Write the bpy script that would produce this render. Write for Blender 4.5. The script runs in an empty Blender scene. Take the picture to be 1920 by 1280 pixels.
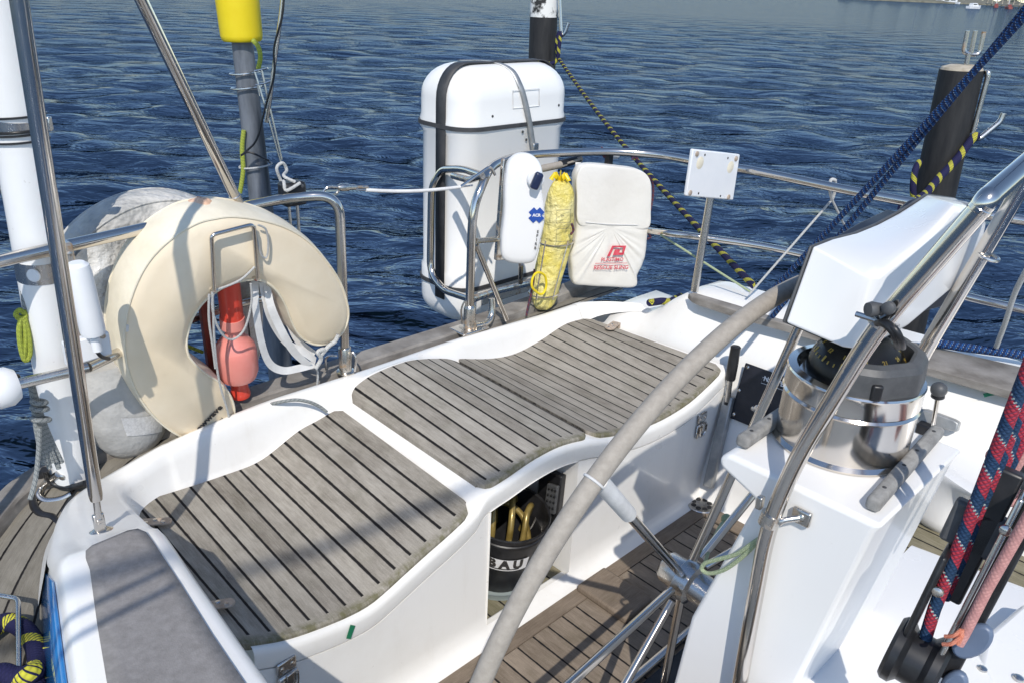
import bpy, math, random
import numpy as np
from mathutils import Vector as V, Matrix
random.seed(7); np.random.seed(7)
R_ = math.radians
scn = bpy.context.scene
# ------------------------------------------------------------------ camera
FOC, PITCH, ROLL = 1515.0, R_(24.2), R_(2.7)
CAM = V((0, 0, 1.52))
cF = V((0, math.cos(PITCH), -math.sin(PITCH)))
r0 = V((1, 0, 0)); u0 = V((0, math.sin(PITCH), math.cos(PITCH)))
cR = r0*math.cos(ROLL) + u0*math.sin(ROLL); cU = u0*math.cos(ROLL) - r0*math.sin(ROLL)
cam = bpy.data.cameras.new('camera'); cam.lens = 36*FOC/1920; cam.sensor_width = 36
cam.clip_start = 0.02; cam.clip_end = 6000
co = bpy.data.objects.new('camera', cam); scn.collection.objects.link(co)
m = Matrix((cR, cU, -cF)).transposed().to_4x4(); m.translation = CAM
co.matrix_world = m; scn.camera = co
# ------------------------------------------------------------------ world, sun, exposure
SUN_AZ, SUN_EL = R_(-2), R_(46)
w = bpy.data.worlds.new('World'); scn.world = w; w.use_nodes = True
nt = w.node_tree; bg = nt.nodes['Background']; sky = nt.nodes.new('ShaderNodeTexSky')
sky.sky_type = 'NISHITA'; sky.sun_disc = False; sky.sun_elevation = SUN_EL
sky.sun_rotation = math.pi + SUN_AZ; sky.air_density = 1.0; sky.dust_density = 0.4; sky.ozone_density = 1.3; sky.altitude = 1200
nt.links.new(sky.outputs[0], bg.inputs[0]); bg.inputs[1].default_value = 0.15
sl = bpy.data.lights.new('sun', 'SUN'); sl.energy = 3.15; sl.angle = R_(0.5); sl.color = (1, .945, .865)
so = bpy.data.objects.new('sun', sl); scn.collection.objects.link(so)
LDIR = V((math.sin(SUN_AZ)*math.cos(SUN_EL), math.cos(SUN_AZ)*math.cos(SUN_EL), -math.sin(SUN_EL)))
so.rotation_euler = LDIR.to_track_quat('-Z', 'Y').to_euler(); so.location = (0, -6, 8)
vs = scn.view_settings; vs.view_transform = 'Standard'; vs.look = 'None'; vs.gamma = 1
vs.exposure = 0.27; vs.use_curve_mapping = False
# ------------------------------------------------------------------ coordinates
# boat frame: u to port, v aft, z up (sole at z = 0); 45 degrees to the view
UU = V((math.sqrt(.5), math.sqrt(.5), 0)); VV = V((-math.sqrt(.5), math.sqrt(.5), 0)); ZZ = V((0, 0, 1))
def b(u, v, z): return UU*u + VV*v + ZZ*z
def ray(x, y): return (cF*FOC + cR*(x-960) - cU*(y-640)).normalized()
def plane(x, y, p, n): d = ray(x, y); return CAM + d*((p-CAM).dot(n)/d.dot(n))
def pz(x, y, z): return plane(x, y, V((0, 0, z)), ZZ)
def pv(x, y, v): return plane(x, y, VV*v, VV)
def pu(x, y, u): return plane(x, y, UU*u, UU)
def py(x, y, Y): return plane(x, y, V((0, Y, 0)), V((0, 1, 0)))
def pd(x, y, d): return CAM + ray(x, y)*d
def B(p): return V((p.dot(UU), p.dot(VV), p.z))
# ------------------------------------------------------------------ materials
class NT:
    def __init__(s, name):
        s.m = bpy.data.materials.new(name); s.m.use_nodes = True
        s.n = s.m.node_tree.nodes; s.l = s.m.node_tree.links; s.p = s.n['Principled BSDF']
    def N(s, t, **k):
        o = s.n.new('ShaderNode'+t)
        for a, v in k.items(): setattr(o, a, v)
        return o
    def L(s, a, b_): s.l.new(a, b_)
    def M(s, op, a, c=None, d=None):
        o = s.N('Math', operation=op)
        for i, q in enumerate((a, c, d)):
            if q is None: continue
            if isinstance(q, (int, float)): o.inputs[i].default_value = q
            else: s.L(q, o.inputs[i])
        return o.outputs[0]
    def mix(s, f, a, c):
        o = s.N('Mix', data_type='RGBA')
        for i, q in ((0, f), (6, a), (7, c)):
            if isinstance(q, (int, float)): o.inputs[i].default_value = q
            elif isinstance(q, tuple): o.inputs[i].default_value = (*q, 1)
            else: s.L(q, o.inputs[i])
        return o.outputs[2]
    def noise(s, vec, scale, detail=4, rough=.55, dist=0):
        o = s.N('TexNoise'); o.inputs['Scale'].default_value = scale; o.inputs['Detail'].default_value = detail
        o.inputs['Roughness'].default_value = rough; o.inputs['Distortion'].default_value = dist
        if vec is not None: s.L(vec, o.inputs['Vector'])
        return o.outputs['Fac']
    def ramp(s, f, lo, hi):
        o = s.N('MapRange'); o.inputs['From Min'].default_value = lo; o.inputs['From Max'].default_value = hi
        s.L(f, o.inputs['Value']); return o.outputs[0]
    def coord(s, kind='Object', sc=None):
        o = s.N('TexCoord').outputs[kind]
        if sc:
            mp = s.N('Mapping'); mp.inputs['Scale'].default_value = sc; s.L(o, mp.inputs['Vector']); o = mp.outputs[0]
        return o
    def bump(s, h, st=.3, d=.002):
        o = s.N('Bump'); o.inputs['Strength'].default_value = st; o.inputs['Distance'].default_value = d
        s.L(h, o.inputs['Height']); s.L(o.outputs[0], s.p.inputs['Normal']); return o
    def set(s, **k):
        for a, q in k.items():
            i = s.p.inputs[a.replace('_', ' ')]
            if isinstance(q, tuple): i.default_value = (*q, 1)
            elif isinstance(q, (int, float)): i.default_value = q
            else: s.L(q, i)
def mottled(name, c1, c2, scale=8, rough=.5, metal=0, bump=0, bscale=60, rr=None, bd=.002, stretch=None, coat=0, lo=.35, hi=.65):
    t = NT(name); co_ = t.coord('Object', stretch)
    f = t.ramp(t.noise(co_, scale, 5, .6), lo, hi)
    t.set(Base_Color=t.mix(f, c1, c2), Roughness=rough, Metallic=metal, Coat_Weight=coat)
    if rr: t.set(Roughness=t.M('ADD', t.M('MULTIPLY', t.noise(co_, scale*2.3, 4), rr), rough-rr*.5))
    if bump: t.bump(t.noise(co_, bscale, 4), bump, bd)
    return t.m
def rustmetal(name, base, rust, amt, rough=.12, scale=14):
    t = NT(name); o = t.coord('Object')
    f = t.ramp(t.noise(o, scale, 6, .65), amt, amt+.16)
    t.set(Base_Color=t.mix(f, base, rust), Metallic=t.M('SUBTRACT', 1, t.M('MULTIPLY', f, .75)))
    t.set(Roughness=t.M('ADD', t.M('ADD', rough, t.M('MULTIPLY', t.noise(o, 40, 4), .10)), t.M('MULTIPLY', f, .4)))
    t.bump(t.noise(o, 30, 3), .05, .001)
    return t.m
def teak(name, spacing, off, seamw, dark, light, axis=0, vmin=None, moss=0):
    """weathered planks from the UV map (metres): dark caulk lines every `spacing` along UV axis"""
    t = NT(name); uv = t.coord('UV'); sp = t.N('SeparateXYZ'); t.L(uv, sp.inputs[0])
    a, c = sp.outputs[axis], sp.outputs[1-axis]
    q = t.M('DIVIDE', t.M('SUBTRACT', a, off), spacing); fr = t.M('FRACT', q); idn = t.M('FLOOR', q)
    dist = t.M('MINIMUM', fr, t.M('SUBTRACT', 1, fr))
    wob = t.M('MULTIPLY', t.M('SUBTRACT', t.noise(uv, 60, 3), .5), .05)
    h = seamw/spacing*.5
    seam = t.M('SUBTRACT', 1, t.ramp(t.M('ADD', dist, wob), h*.75, h*1.25)) if seamw else None
    if seam is not None and vmin is not None: seam = t.M('MULTIPLY', seam, t.M('GREATER_THAN', c, vmin))
    wn = t.N('TexWhiteNoise', noise_dimensions='1D'); t.L(idn, wn.inputs['W'])
    cb = t.N('CombineXYZ'); t.L(t.M('MULTIPLY', a, 1.0), cb.inputs[axis]); t.L(t.M('MULTIPLY', c, .07), cb.inputs[1-axis]); t.L(idn, cb.inputs[2])
    grain = t.noise(cb.outputs[0], 260, 5, .7)
    cb2 = t.N('CombineXYZ'); t.L(a, cb2.inputs[axis]); t.L(t.M('MULTIPLY', c, .3), cb2.inputs[1-axis]); t.L(t.M('MULTIPLY', idn, 3.7), cb2.inputs[2])
    streak = t.noise(cb2.outputs[0], 38, 5, .65)
    blot = t.noise(uv, 7, 5, .65)
    speck = t.noise(uv, 420, 2, .8)
    f = t.M('ADD', t.M('MULTIPLY', t.ramp(grain, .3, .7), .42), t.M('MULTIPLY', t.ramp(streak, .33, .67), .36))
    f = t.M('ADD', f, t.M('MULTIPLY', t.ramp(blot, .35, .65), .24))
    f = t.M('ADD', f, t.M('MULTIPLY', t.M('SUBTRACT', wn.outputs['Value'], .5), .34))
    col = t.mix(f, dark, light)
    col = t.mix(t.M('MULTIPLY', t.ramp(speck, .55, .8), .5), col, tuple(min(1, k*1.45) for k in light))
    green = t.M('MULTIPLY', t.ramp(t.noise(uv, 11, 5, .7), .52, .78), .35)
    col = t.mix(green, col, (dark[0]*.75, dark[1]*.85, dark[2]*.6))
    if moss:
        mf = t.M('MULTIPLY', t.M('SUBTRACT', 1, t.ramp(c, moss-.004, moss+.010)), t.ramp(t.noise(uv, 45, 5, .7), .35, .6))
        col = t.mix(t.M('MULTIPLY', mf, .75), col, (.11, .105, .04))
    if seam is not None: col = t.mix(seam, col, (.012, .011, .011))
    t.set(Base_Color=col, Roughness=.85)
    hgt = t.M('MULTIPLY', grain, .35)
    if seam is not None: hgt = t.M('SUBTRACT', hgt, t.M('MULTIPLY', seam, 1.0))
    t.bump(hgt, .55, .0015)
    t.p.inputs['Specular IOR Level'].default_value = .25
    return t.m
def rope(name, c1, c2, pitch=18, turns=1, duty=.45, c3=None, fuzz=.15, relshade=.45, cov=.62):
    """braided line: coloured helical tracers along the UV length plus a braid relief with shade painted between the strands"""
    t = NT(name); uv = t.coord('UV'); sp = t.N('SeparateXYZ'); t.L(uv, sp.inputs[0]); s, a = sp.outputs[0], sp.outputs[1]
    h1 = t.M('FRACT', t.M('ADD', t.M('MULTIPLY', s, pitch), t.M('MULTIPLY', a, turns)))
    br1 = t.M('FRACT', t.M('ADD', t.M('MULTIPLY', s, 150), t.M('MULTIPLY', a, 6)))
    br2 = t.M('FRACT', t.M('SUBTRACT', t.M('MULTIPLY', s, 150), t.M('MULTIPLY', a, 6)))
    m1 = t.M('LESS_THAN', h1, duty)
    wv = t.M('LESS_THAN', br2, cov)
    col = t.mix(t.M('MULTIPLY', m1, wv), c1, c2)
    if c3:
        sm = t.M('MULTIPLY', t.M('LESS_THAN', t.M('ABSOLUTE', t.M('SUBTRACT', h1, duty)), .05), t.M('LESS_THAN', br2, .4)); col = t.mix(sm, col, c3)
    hh = t.M('MULTIPLY', t.M('SINE', t.M('MULTIPLY', br1, 3.1416)), t.M('SINE', t.M('MULTIPLY', br2, 3.1416)))
    col = t.mix(t.M('MULTIPLY', t.M('SUBTRACT', 1, hh), relshade), col, tuple(k*.25 for k in c1))  # gaps of the braid darkened in the colour, as painted shade
    col = t.mix(t.M('MULTIPLY', t.noise(t.coord('Object'), 35, 3), fuzz), col, (.3, .3, .29))
    t.set(Base_Color=col, Roughness=.8); t.bump(hh, .8*min(1, relshade*2), .0015)
    t.p.inputs['Specular IOR Level'].default_value = .25
    return t.m
def gel(name, c, rough=.22, dirt=.20, dcol=(.52, .47, .38)):
    t = NT(name); o = t.coord('Object')
    f = t.M('MULTIPLY', t.ramp(t.noise(o, 5, 6, .65), .48, .8), dirt)
    spk = t.M('MULTIPLY', t.ramp(t.noise(o, 90, 2, .5), .74, .78), .22*min(1, dirt*6))
    mp = t.coord('Object', (14, 14, 1.6)); run = t.M('MULTIPLY', t.ramp(t.noise(mp, 2.2, 5, .7), .56, .85), dirt*.9)
    col = t.mix(f, c, dcol); col = t.mix(run, col, dcol); col = t.mix(spk, col, (.3, .25, .19))
    t.set(Base_Color=col, Coat_Weight=.25, Coat_Roughness=.08)
    t.set(Roughness=t.M('ADD', rough, t.M('MULTIPLY', t.noise(o, 9, 4), .18)))
    t.bump(t.noise(o, 12, 3), .03, .004)
    return t.m
WHITE = (.82, .805, .77)
M = {}
M['gel'] = gel('gelcoat_white', WHITE)
M['gelclean'] = gel('gelcoat_clean', (.82, .81, .79), .16, .03)
M['pedestal'] = gel('gelcoat_pedestal', (.82, .81, .79), .3, .05)
M['raft'] = gel('raft_case_white', (.82, .81, .785), .3, .05)
M['teakA'] = teak('teak_seat_starboard', .0428, .487, .0064, (.148, .130, .106), (.415, .385, .332), 0, 1.158, 1.148)
M['teakB'] = teak('teak_seat_middle', .0430, 1.094, .0062, (.165, .146, .119), (.43, .398, .345), 0, 1.158, 1.148)
M['teakC'] = teak('teak_seat_port', .0425, 1.497, .0048, (.155, .136, .110), (.415, .380, .325), 0, 1.158, 1.148)
M['sole'] = teak('teak_sole', .0545, .02, .005, (.125, .098, .072), (.32, .262, .205), 0)
M['margin'] = teak('teak_margin', 9, 3.3, 0, (.12, .092, .068), (.28, .225, .172), 1)
M['deckteak'] = teak('teak_side_deck', .075, .02, .006, (.115, .103, .083), (.275, .255, .215), 0)
M['cap'] = mottled('teak_cap_rail', (.15, .135, .118), (.29, .27, .245), 30, .8, 0, .3, 120, stretch=(.35, .35, 1))
M['pad'] = mottled('grey_deck_pad', (.205, .192, .182), (.262, .247, .236), 70, .85, 0, .5, 420, bd=.0012)
M['fiddle'] = mottled('grey_weathered_batten', (.20, .195, .185), (.33, .325, .31), 40, .8, 0, .3, 160)
M['steel'] = rustmetal('polished_steel', (.64, .60, .55), (.28, .17, .08), .74, .10)
M['rusty'] = rustmetal('tarnished_steel', (.60, .57, .52), (.30, .17, .07), .52, .2, 22)
M['brushed'] = rustmetal('brushed_steel', (.60, .575, .54), (.35, .25, .15), .78, .22, 9)
M['alu'] = mottled('grey_aluminium', (.33, .34, .34), (.46, .46, .45), 30, .5, .6, .1)
M['bronze'] = mottled('worn_hinge_metal', (.36, .28, .21), (.55, .45, .36), 60, .5, .25, .2, 120)
M['leather'] = mottled('grey_leather_wrap', (.305, .272, .230), (.37, .332, .283), 90, .72, 0, .35, 240, bd=.0008)
M['black'] = mottled('black_plastic', (.010, .010, .011), (.022, .022, .024), 30, .4, 0, .06)
M['rubber'] = mottled('dark_rubber', (.035, .036, .038), (.06, .06, .062), 20, .6)
M['bezel'] = mottled('grey_bezel_plastic', (.058, .060, .063), (.085, .087, .09), 40, .5, 0, .1, 300)
M['panel'] = mottled('navy_black_panel', (.010, .011, .017), (.017, .018, .026), 30, .45)
M['cream'] = mottled('cream_vinyl', (.79, .66, .47), (.85, .735, .555), 5, .5, 0, .13, 9, bd=.02)
M['creamside'] = mottled('cream_vinyl_edge', (.72, .645, .49), (.82, .75, .60), 9, .55, 0, .3, 16, bd=.012)
M['canvas'] = mottled('grimy_canvas', (.38, .37, .34), (.70, .68, .64), 7, .7, 0, 1.0, 9, bd=.05)
M['plastic'] = mottled('crumpled_plastic', (.42, .41, .38), (.72, .71, .69), 12, .28, 0, .8, 30, bd=.02, coat=.4)
M['canvasdark'] = mottled('grey_canvas_lower', (.36, .355, .34), (.52, .51, .49), 8, .65, 0, .6, 12, bd=.02)
M['bag'] = mottled('white_pvc_bag', (.72, .69, .63), (.80, .775, .72), 4, .34, 0, .35, 8, bd=.02, coat=.15)
M['webbing'] = mottled('white_webbing', (.62, .61, .59), (.76, .75, .73), 20, .8, 0, .4, 260)
M['red'] = mottled('red_lamp_plastic', (.62, .05, .03), (.70, .075, .045), 12, .3, 0, 0, coat=.3)
M['pink'] = mottled('faded_red_plastic', (.76, .25, .21), (.80, .31, .26), 10, .35, 0, 0, coat=.2)
M['redbrown'] = mottled('dark_red_bracket', (.16, .03, .02), (.24, .05, .035), 20, .4)
M['yellow'] = mottled('yellow_bag', (.66, .54, .08), (.74, .66, .30), 9, .42, 0, .9, 22, bd=.03)
M['yellowcap'] = mottled('yellow_sleeve', (.80, .60, .01), (.84, .66, .02), 6, .4)
M['navy'] = mottled('navy_plastic', (.010, .018, .055), (.02, .03, .08), 20, .3)
M['blue'] = mottled('blue_print', (.012, .06, .30), (.02, .08, .36), 20, .5)
M['bluewin'] = mottled('blue_glossy_panel', (.012, .15, .42), (.02, .19, .48), 6, .12, coat=.5)
M['greygap'] = mottled('grey_groove', (.16, .155, .15), (.26, .25, .24), 40, .9)
M['green'] = mottled('green_tape', (.005, .14, .06), (.01, .18, .09), 20, .4)
M['redprint'] = mottled('red_print', (.55, .03, .06), (.68, .10, .13), 60, .5)
M['blackprint'] = mottled('black_print', (.02, .02, .02), (.05, .045, .04), 90, .6)
M['whiteprint'] = mottled('white_print', (.72, .72, .72), (.8, .8, .8), 30, .5)
M['whiteplastic'] = mottled('white_plastic', (.74, .75, .76), (.80, .80, .80), 8, .4, 0, .05)
M['bluegrey'] = mottled('blue_grey_plastic', (.10, .14, .21), (.13, .17, .25), 12, .4)
M['orange'] = mottled('faded_orange_cloth', (.62, .36, .22), (.74, .50, .36), 20, .8, 0, .5, 40, bd=.01)
M['brass'] = mottled('yellow_hose', (.20, .14, .035), (.34, .25, .08), 30, .3, .35, coat=.4)
M['retro'] = mottled('reflective_tape', (.55, .55, .55), (.72, .72, .72), 160, .35, .3, .5, 260)
M['whitepole'] = gel('white_painted_spar', (.80, .80, .79), .3, .16)
M['pileblack'] = mottled('tarred_pile', (.008, .008, .009), (.022, .021, .021), 14, .65, 0, .4, 30, stretch=(3, 3, .5))
M['piletop'] = mottled('weathered_pile_top', (.30, .25, .18), (.50, .45, .36), 18, .9, 0, .5, 40)
M['pilewhite'] = mottled('guano', (.03, .03, .03), (.75, .74, .70), 12, .9, lo=.42, hi=.5)
M['pilegrey'] = mottled('grey_pipe_pile', (.035, .042, .052), (.17, .185, .21), 7, .45, .1, .15, 20, stretch=(2, 2, .35))
M['card'] = mottled('compass_card', (.012, .012, .012), (.02, .02, .02), 20, .35)
M['yellowprint'] = mottled('yellow_print', (.60, .42, .06), (.7, .52, .12), 30, .5)
M['greenteak'] = teak('teak_locker_floor', .055, .02, .005, (.10, .095, .05), (.30, .265, .19), 0)
t = NT('clear_dome'); t.set(Base_Color=(.9, .9, .9), Roughness=.03, Transmission_Weight=1.0, IOR=1.12); M['glass'] = t.m
t = NT('clear_grey_tray'); t.set(Base_Color=(.45, .52, .52), Roughness=.3, Alpha=.55); M['tray'] = t.m
M['rp_navy'] = rope('rope_navy_yellow', (.014, .014, .062), (.60, .56, .05), 12.5, 1, .30, None, .02, .35, .72)
M['rp_blue'] = rope('rope_blue', (.005, .022, .09), (.012, .10, .33), 70, 2, .5, (.45, .5, .5), .05)
M['rp_main'] = rope('rope_red_blue', (.012, .045, .11), (.42, .028, .05), 19, 1, .52, (.55, .62, .58), .05, .38, .9)
M['rp_pink'] = rope('rope_faded_pink', (.52, .24, .22), (.62, .30, .27), 40, 1, .5, None, .2, .16)
M['rp_orange'] = rope('rope_orange_core', (.62, .20, .12), (.72, .28, .18), 60, 1, .5, None, .05, .2)
M['rp_grey'] = rope('rope_grey', (.36, .38, .37), (.16, .18, .19), 90, 2, .35)
M['rp_white'] = rope('rope_white', (.70, .70, .68), (.62, .62, .60), 80, 1, .5)
M['rp_lime'] = rope('rope_lime', (.48, .55, .06), (.32, .38, .04), 90, 1, .5)
M['rp_pale'] = rope('rope_pale_green', (.50, .58, .36), (.40, .50, .28), 90, 1, .5)
M['rp_red'] = rope('rope_dark_red', (.16, .03, .04), (.06, .05, .12), 60, 1, .5)
# ------------------------------------------------------------------ mesh building
class MB:
    def __init__(s): s.v = []; s.f = []; s.uv = []
    def add(s, v, f, uv=None):
        o = len(s.v); s.v += [V(p) for p in v]; s.f += [tuple(i+o for i in q) for q in f]
        s.uv += list(uv) if uv else [(0, 0)]*len(v); return s
    def tube(s, pts, r, n=12, closed=False, cap=True, squash=None):
        pts = [V(p) for p in pts]; N = len(pts); rs = r if isinstance(r, (list, tuple)) else [r]*N
        T = []
        for i in range(N):
            a = pts[i-1] if (i > 0 or closed) else pts[i]; c = pts[(i+1) % N] if (i < N-1 or closed) else pts[i]
            T.append((c-a).normalized())
        up = V((0, 0, 1)) if abs(T[0].z) < .9 else V((1, 0, 0))
        n1 = (up - T[0]*up.dot(T[0])).normalized(); v, f, uv = [], [], []; L = 0; fr = []
        for i in range(N):
            if i:
                n1 = n1 - T[i]*n1.dot(T[i]); n1.normalize(); L += (pts[i]-pts[i-1]).length
            n2 = T[i].cross(n1)
            for k in range(n+1):
                a = 2*math.pi*k/n; v.append(pts[i] + (n1*math.cos(a) + n2*math.sin(a)*(squash or 1))*rs[i]); uv.append((L, k/n))
        R = N if closed else N-1
        for i in range(R):
            j = (i+1) % N
            for k in range(n):
                f.append((i*(n+1)+k, i*(n+1)+k+1, j*(n+1)+k+1, j*(n+1)+k))
        if cap and not closed:
            for i, sg in ((0, 1), (N-1, -1)):
                o = list(range(i*(n+1), i*(n+1)+n)); f.append(tuple(o[::-1] if sg == 1 else o))
        return s.add(v, f, uv)
    def lathe(s, p0, p1, prof, n=28):
        """prof: (t along p0->p1 in metres or fraction*len, radius)"""
        p0, p1 = V(p0), V(p1); ax = (p1-p0).normalized()
        q = V((1, 0, 0)) if abs(ax.x) < .9 else V((0, 1, 0)); e1 = (q-ax*q.dot(ax)).normalized(); e2 = ax.cross(e1)
        v, f, uv = [], [], []
        for t_, r in prof:
            for k in range(n+1):
                a = 2*math.pi*k/n; v.append(p0+ax*t_+(e1*math.cos(a)+e2*math.sin(a))*r); uv.append((k/n, t_))
        for i in range(len(prof)-1):
            for k in range(n): f.append((i*(n+1)+k, i*(n+1)+k+1, (i+1)*(n+1)+k+1, (i+1)*(n+1)+k))
        for i, sg in ((0, 1), (len(prof)-1, -1)):
            if prof[i][1] > 1e-4:
                o = list(range(i*(n+1), i*(n+1)+n)); f.append(tuple(o[::-1] if sg == 1 else o))
        return s.add(v, f, uv)
    def box(s, c, ax, ay, az, sx, sy, sz):
        c = V(c); v = []
        for k in (-1, 1):
            for j in (-1, 1):
                for i in (-1, 1): v.append(c+ax*(i*sx/2)+ay*(j*sy/2)+az*(k*sz/2))
        f = [(0, 2, 3, 1), (4, 5, 7, 6), (0, 1, 5, 4), (2, 6, 7, 3), (0, 4, 6, 2), (1, 3, 7, 5)]
        return s.add(v, f, [(p.dot(ax), p.dot(ay)) for p in v])
    def prism(s, pts, ext, uvf=None):
        pts = [V(p) for p in pts]; n = len(pts); q = [p+ext for p in pts]
        f = [tuple(range(n)), tuple(range(2*n-1, n-1, -1))] + [(i, i+n, (i+1) % n+n, (i+1) % n) for i in range(n)]
        return s.add(pts+q, f, [uvf(p) for p in pts+q] if uvf else None)
    def grid(s, rows, uvf=None, closed=False):
        R, C = len(rows), len(rows[0]); v = [V(p) for r in rows for p in r]; f = []
        for i in range(R-1):
            for j in range(C if closed else C-1): f.append((i*C+j, i*C+(j+1) % C, (i+1)*C+(j+1) % C, (i+1)*C+j))
        return s.add(v, f, [uvf(p) for p in v] if uvf else None)
    def loft(s, rings, cap=True, uvf=None):
        C = len(rings[0]); o = len(s.v); s.grid(rings, uvf, True)
        if cap:
            s.f.append(tuple(o+i for i in range(C))[::-1]); s.f.append(tuple(o+(len(rings)-1)*C+i for i in range(C)))
        return s
    def sphere(s, c, r, n=16, m=10, sc=(1, 1, 1)):
        rows = [[V(c)+V((math.cos(2*math.pi*k/n)*math.sin(a)*sc[0], math.sin(2*math.pi*k/n)*math.sin(a)*sc[1], -math.cos(a)*sc[2]))*r for k in range(n)] for a in [math.pi*i/m for i in range(m+1)]]
        return s.grid(rows, None, True)
    def build(s, name, mat, parent=None, bevel=0, seg=2, sub=0, sharp=38, solid=0, flat=False):
        me = bpy.data.meshes.new(name); me.from_pydata([tuple(p) for p in s.v], [], s.f)
        uvl = me.uv_layers.new(name='UVMap'); vi = np.empty(len(me.loops), np.int32); me.loops.foreach_get('vertex_index', vi)
        uvl.data.foreach_set('uv', np.array(s.uv, np.float32)[vi].ravel())
        import bmesh
        bm = bmesh.new(); bm.from_mesh(me); bmesh.ops.remove_doubles(bm, verts=bm.verts, dist=2e-5); bmesh.ops.recalc_face_normals(bm, faces=bm.faces); bm.to_mesh(me); bm.free()
        if not flat:
            me.shade_smooth(); me.set_sharp_from_angle(angle=R_(sharp))
        me.materials.append(M[mat] if isinstance(mat, str) else mat)
        o = bpy.data.objects.new(name, me); scn.collection.objects.link(o)
        if parent:
            o.parent = parent; q = parent
            off = V((0, 0, 0))
            while q: off += q.location; q = q.parent
            o.location = -off
        if solid: d = o.modifiers.new('s', 'SOLIDIFY'); d.thickness = solid; d.offset = 0
        if bevel:
            d = o.modifiers.new('b', 'BEVEL'); d.width = bevel; d.segments = seg; d.limit_method = 'ANGLE'; d.angle_limit = R_(32)
        if sub: d = o.modifiers.new('u', 'SUBSURF'); d.levels = sub; d.render_levels = sub
        return o
def thing(name, label, cat, loc=(0, 0, 0), group=None):
    o = bpy.data.objects.new(name, None); scn.collection.objects.link(o); o.location = loc; o.empty_display_size = .05
    return tag(o, label, cat, group)
def tag(o, label, cat, group=None):
    o['label'] = label; o['category'] = cat
    if group: o['group'] = group
    return o
def smooth(pts, k=8, closed=False):
    pts = [V(p) for p in pts]; n = len(pts); out = []
    g = (lambda i: pts[i % n]) if closed else (lambda i: pts[max(0, min(n-1, i))])
    for i in range(n if closed else n-1):
        a, b_, c, d = g(i-1), g(i), g(i+1), g(i+2)
        for j in range(k):
            t_ = j/k; out.append(.5*((2*b_)+(c-a)*t_+(2*a-5*b_+4*c-d)*t_*t_+(3*b_-a-3*c+d)*t_**3))
    if not closed: out.append(pts[-1])
    return out
def fillet(pts, r, k=6):
    pts = [V(p) for p in pts]; out = [pts[0]]
    for i in range(1, len(pts)-1):
        a, p, c = pts[i-1], pts[i], pts[i+1]; d1, d2 = (a-p), (c-p)
        rr = min(r, d1.length*.48, d2.length*.48); q1, q2 = p+d1.normalized()*rr, p+d2.normalized()*rr
        for j in range(k+1):
            t_ = j/k; out.append(q1*(1-t_)**2+p*2*t_*(1-t_)+q2*t_*t_)
    out.append(pts[-1]); return out
def seg(a, c, k): return [V(a).lerp(V(c), i/k) for i in range(k+1)]
def curve_fn(knots):
    xs = [k[0] for k in knots]; ys = [k[1] for k in knots]
    def g(x):
        if x <= xs[0]: return ys[0]
        if x >= xs[-1]: return ys[-1]
        i = max(j for j in range(len(xs)) if xs[j] <= x); i = min(i, len(xs)-2)
        x0, x1, y0, y1 = xs[i], xs[i+1], ys[i], ys[i+1]
        m0 = (ys[i+1]-ys[i-1])/(xs[i+1]-xs[i-1]) if i else (y1-y0)/(x1-x0)
        m1 = (ys[i+2]-ys[i])/(xs[i+2]-xs[i]) if i+2 < len(xs) else (y1-y0)/(x1-x0)
        h = x1-x0; t_ = (x-x0)/h
        return (2*t_**3-3*t_**2+1)*y0+(t_**3-2*t_**2+t_)*h*m0+(-2*t_**3+3*t_**2)*y1+(t_**3-t_**2)*h*m1
    return g
def text(s, size, org, xd, yd, mat, parent, ext=.0006, off=0, name='lettering', bend=None, shear=0, space=1):
    cu = bpy.data.curves.new('t', 'FONT'); cu.body = s; cu.size = size; cu.extrude = 0; cu.offset = off; cu.shear = shear
    cu.align_x = 'CENTER'; cu.align_y = 'CENTER'; cu.space_character = space; cu.resolution_u = 3
    o = bpy.data.objects.new('t', cu); scn.collection.objects.link(o); bpy.context.view_layer.update()
    me = bpy.data.meshes.new_from_object(o.evaluated_get(bpy.context.evaluated_depsgraph_get()))
    bpy.data.objects.remove(o); bpy.data.curves.remove(cu)
    xd, yd = V(xd).normalized(), V(yd).normalized(); n = xd.cross(yd)
    mb = MB(); mb.add([V(org)+xd*q.co.x+yd*q.co.y+n*ext for q in me.vertices], [tuple(p.vertices) for p in me.polygons])
    bpy.data.meshes.remove(me)
    return mb.build(name, mat, parent, flat=True)
def screws(pts, n, r, mat, parent, name='screw'):
    for p in pts:
        mb = MB(); n_ = V(n).normalized(); mb.lathe(V(p)-n_*.001, V(p)+n_, [(0, r), (r*.4, r*.92), (r*.62, r*.55), (r*.66, 0)], 12)
        mb.build(name, mat, parent)
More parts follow.
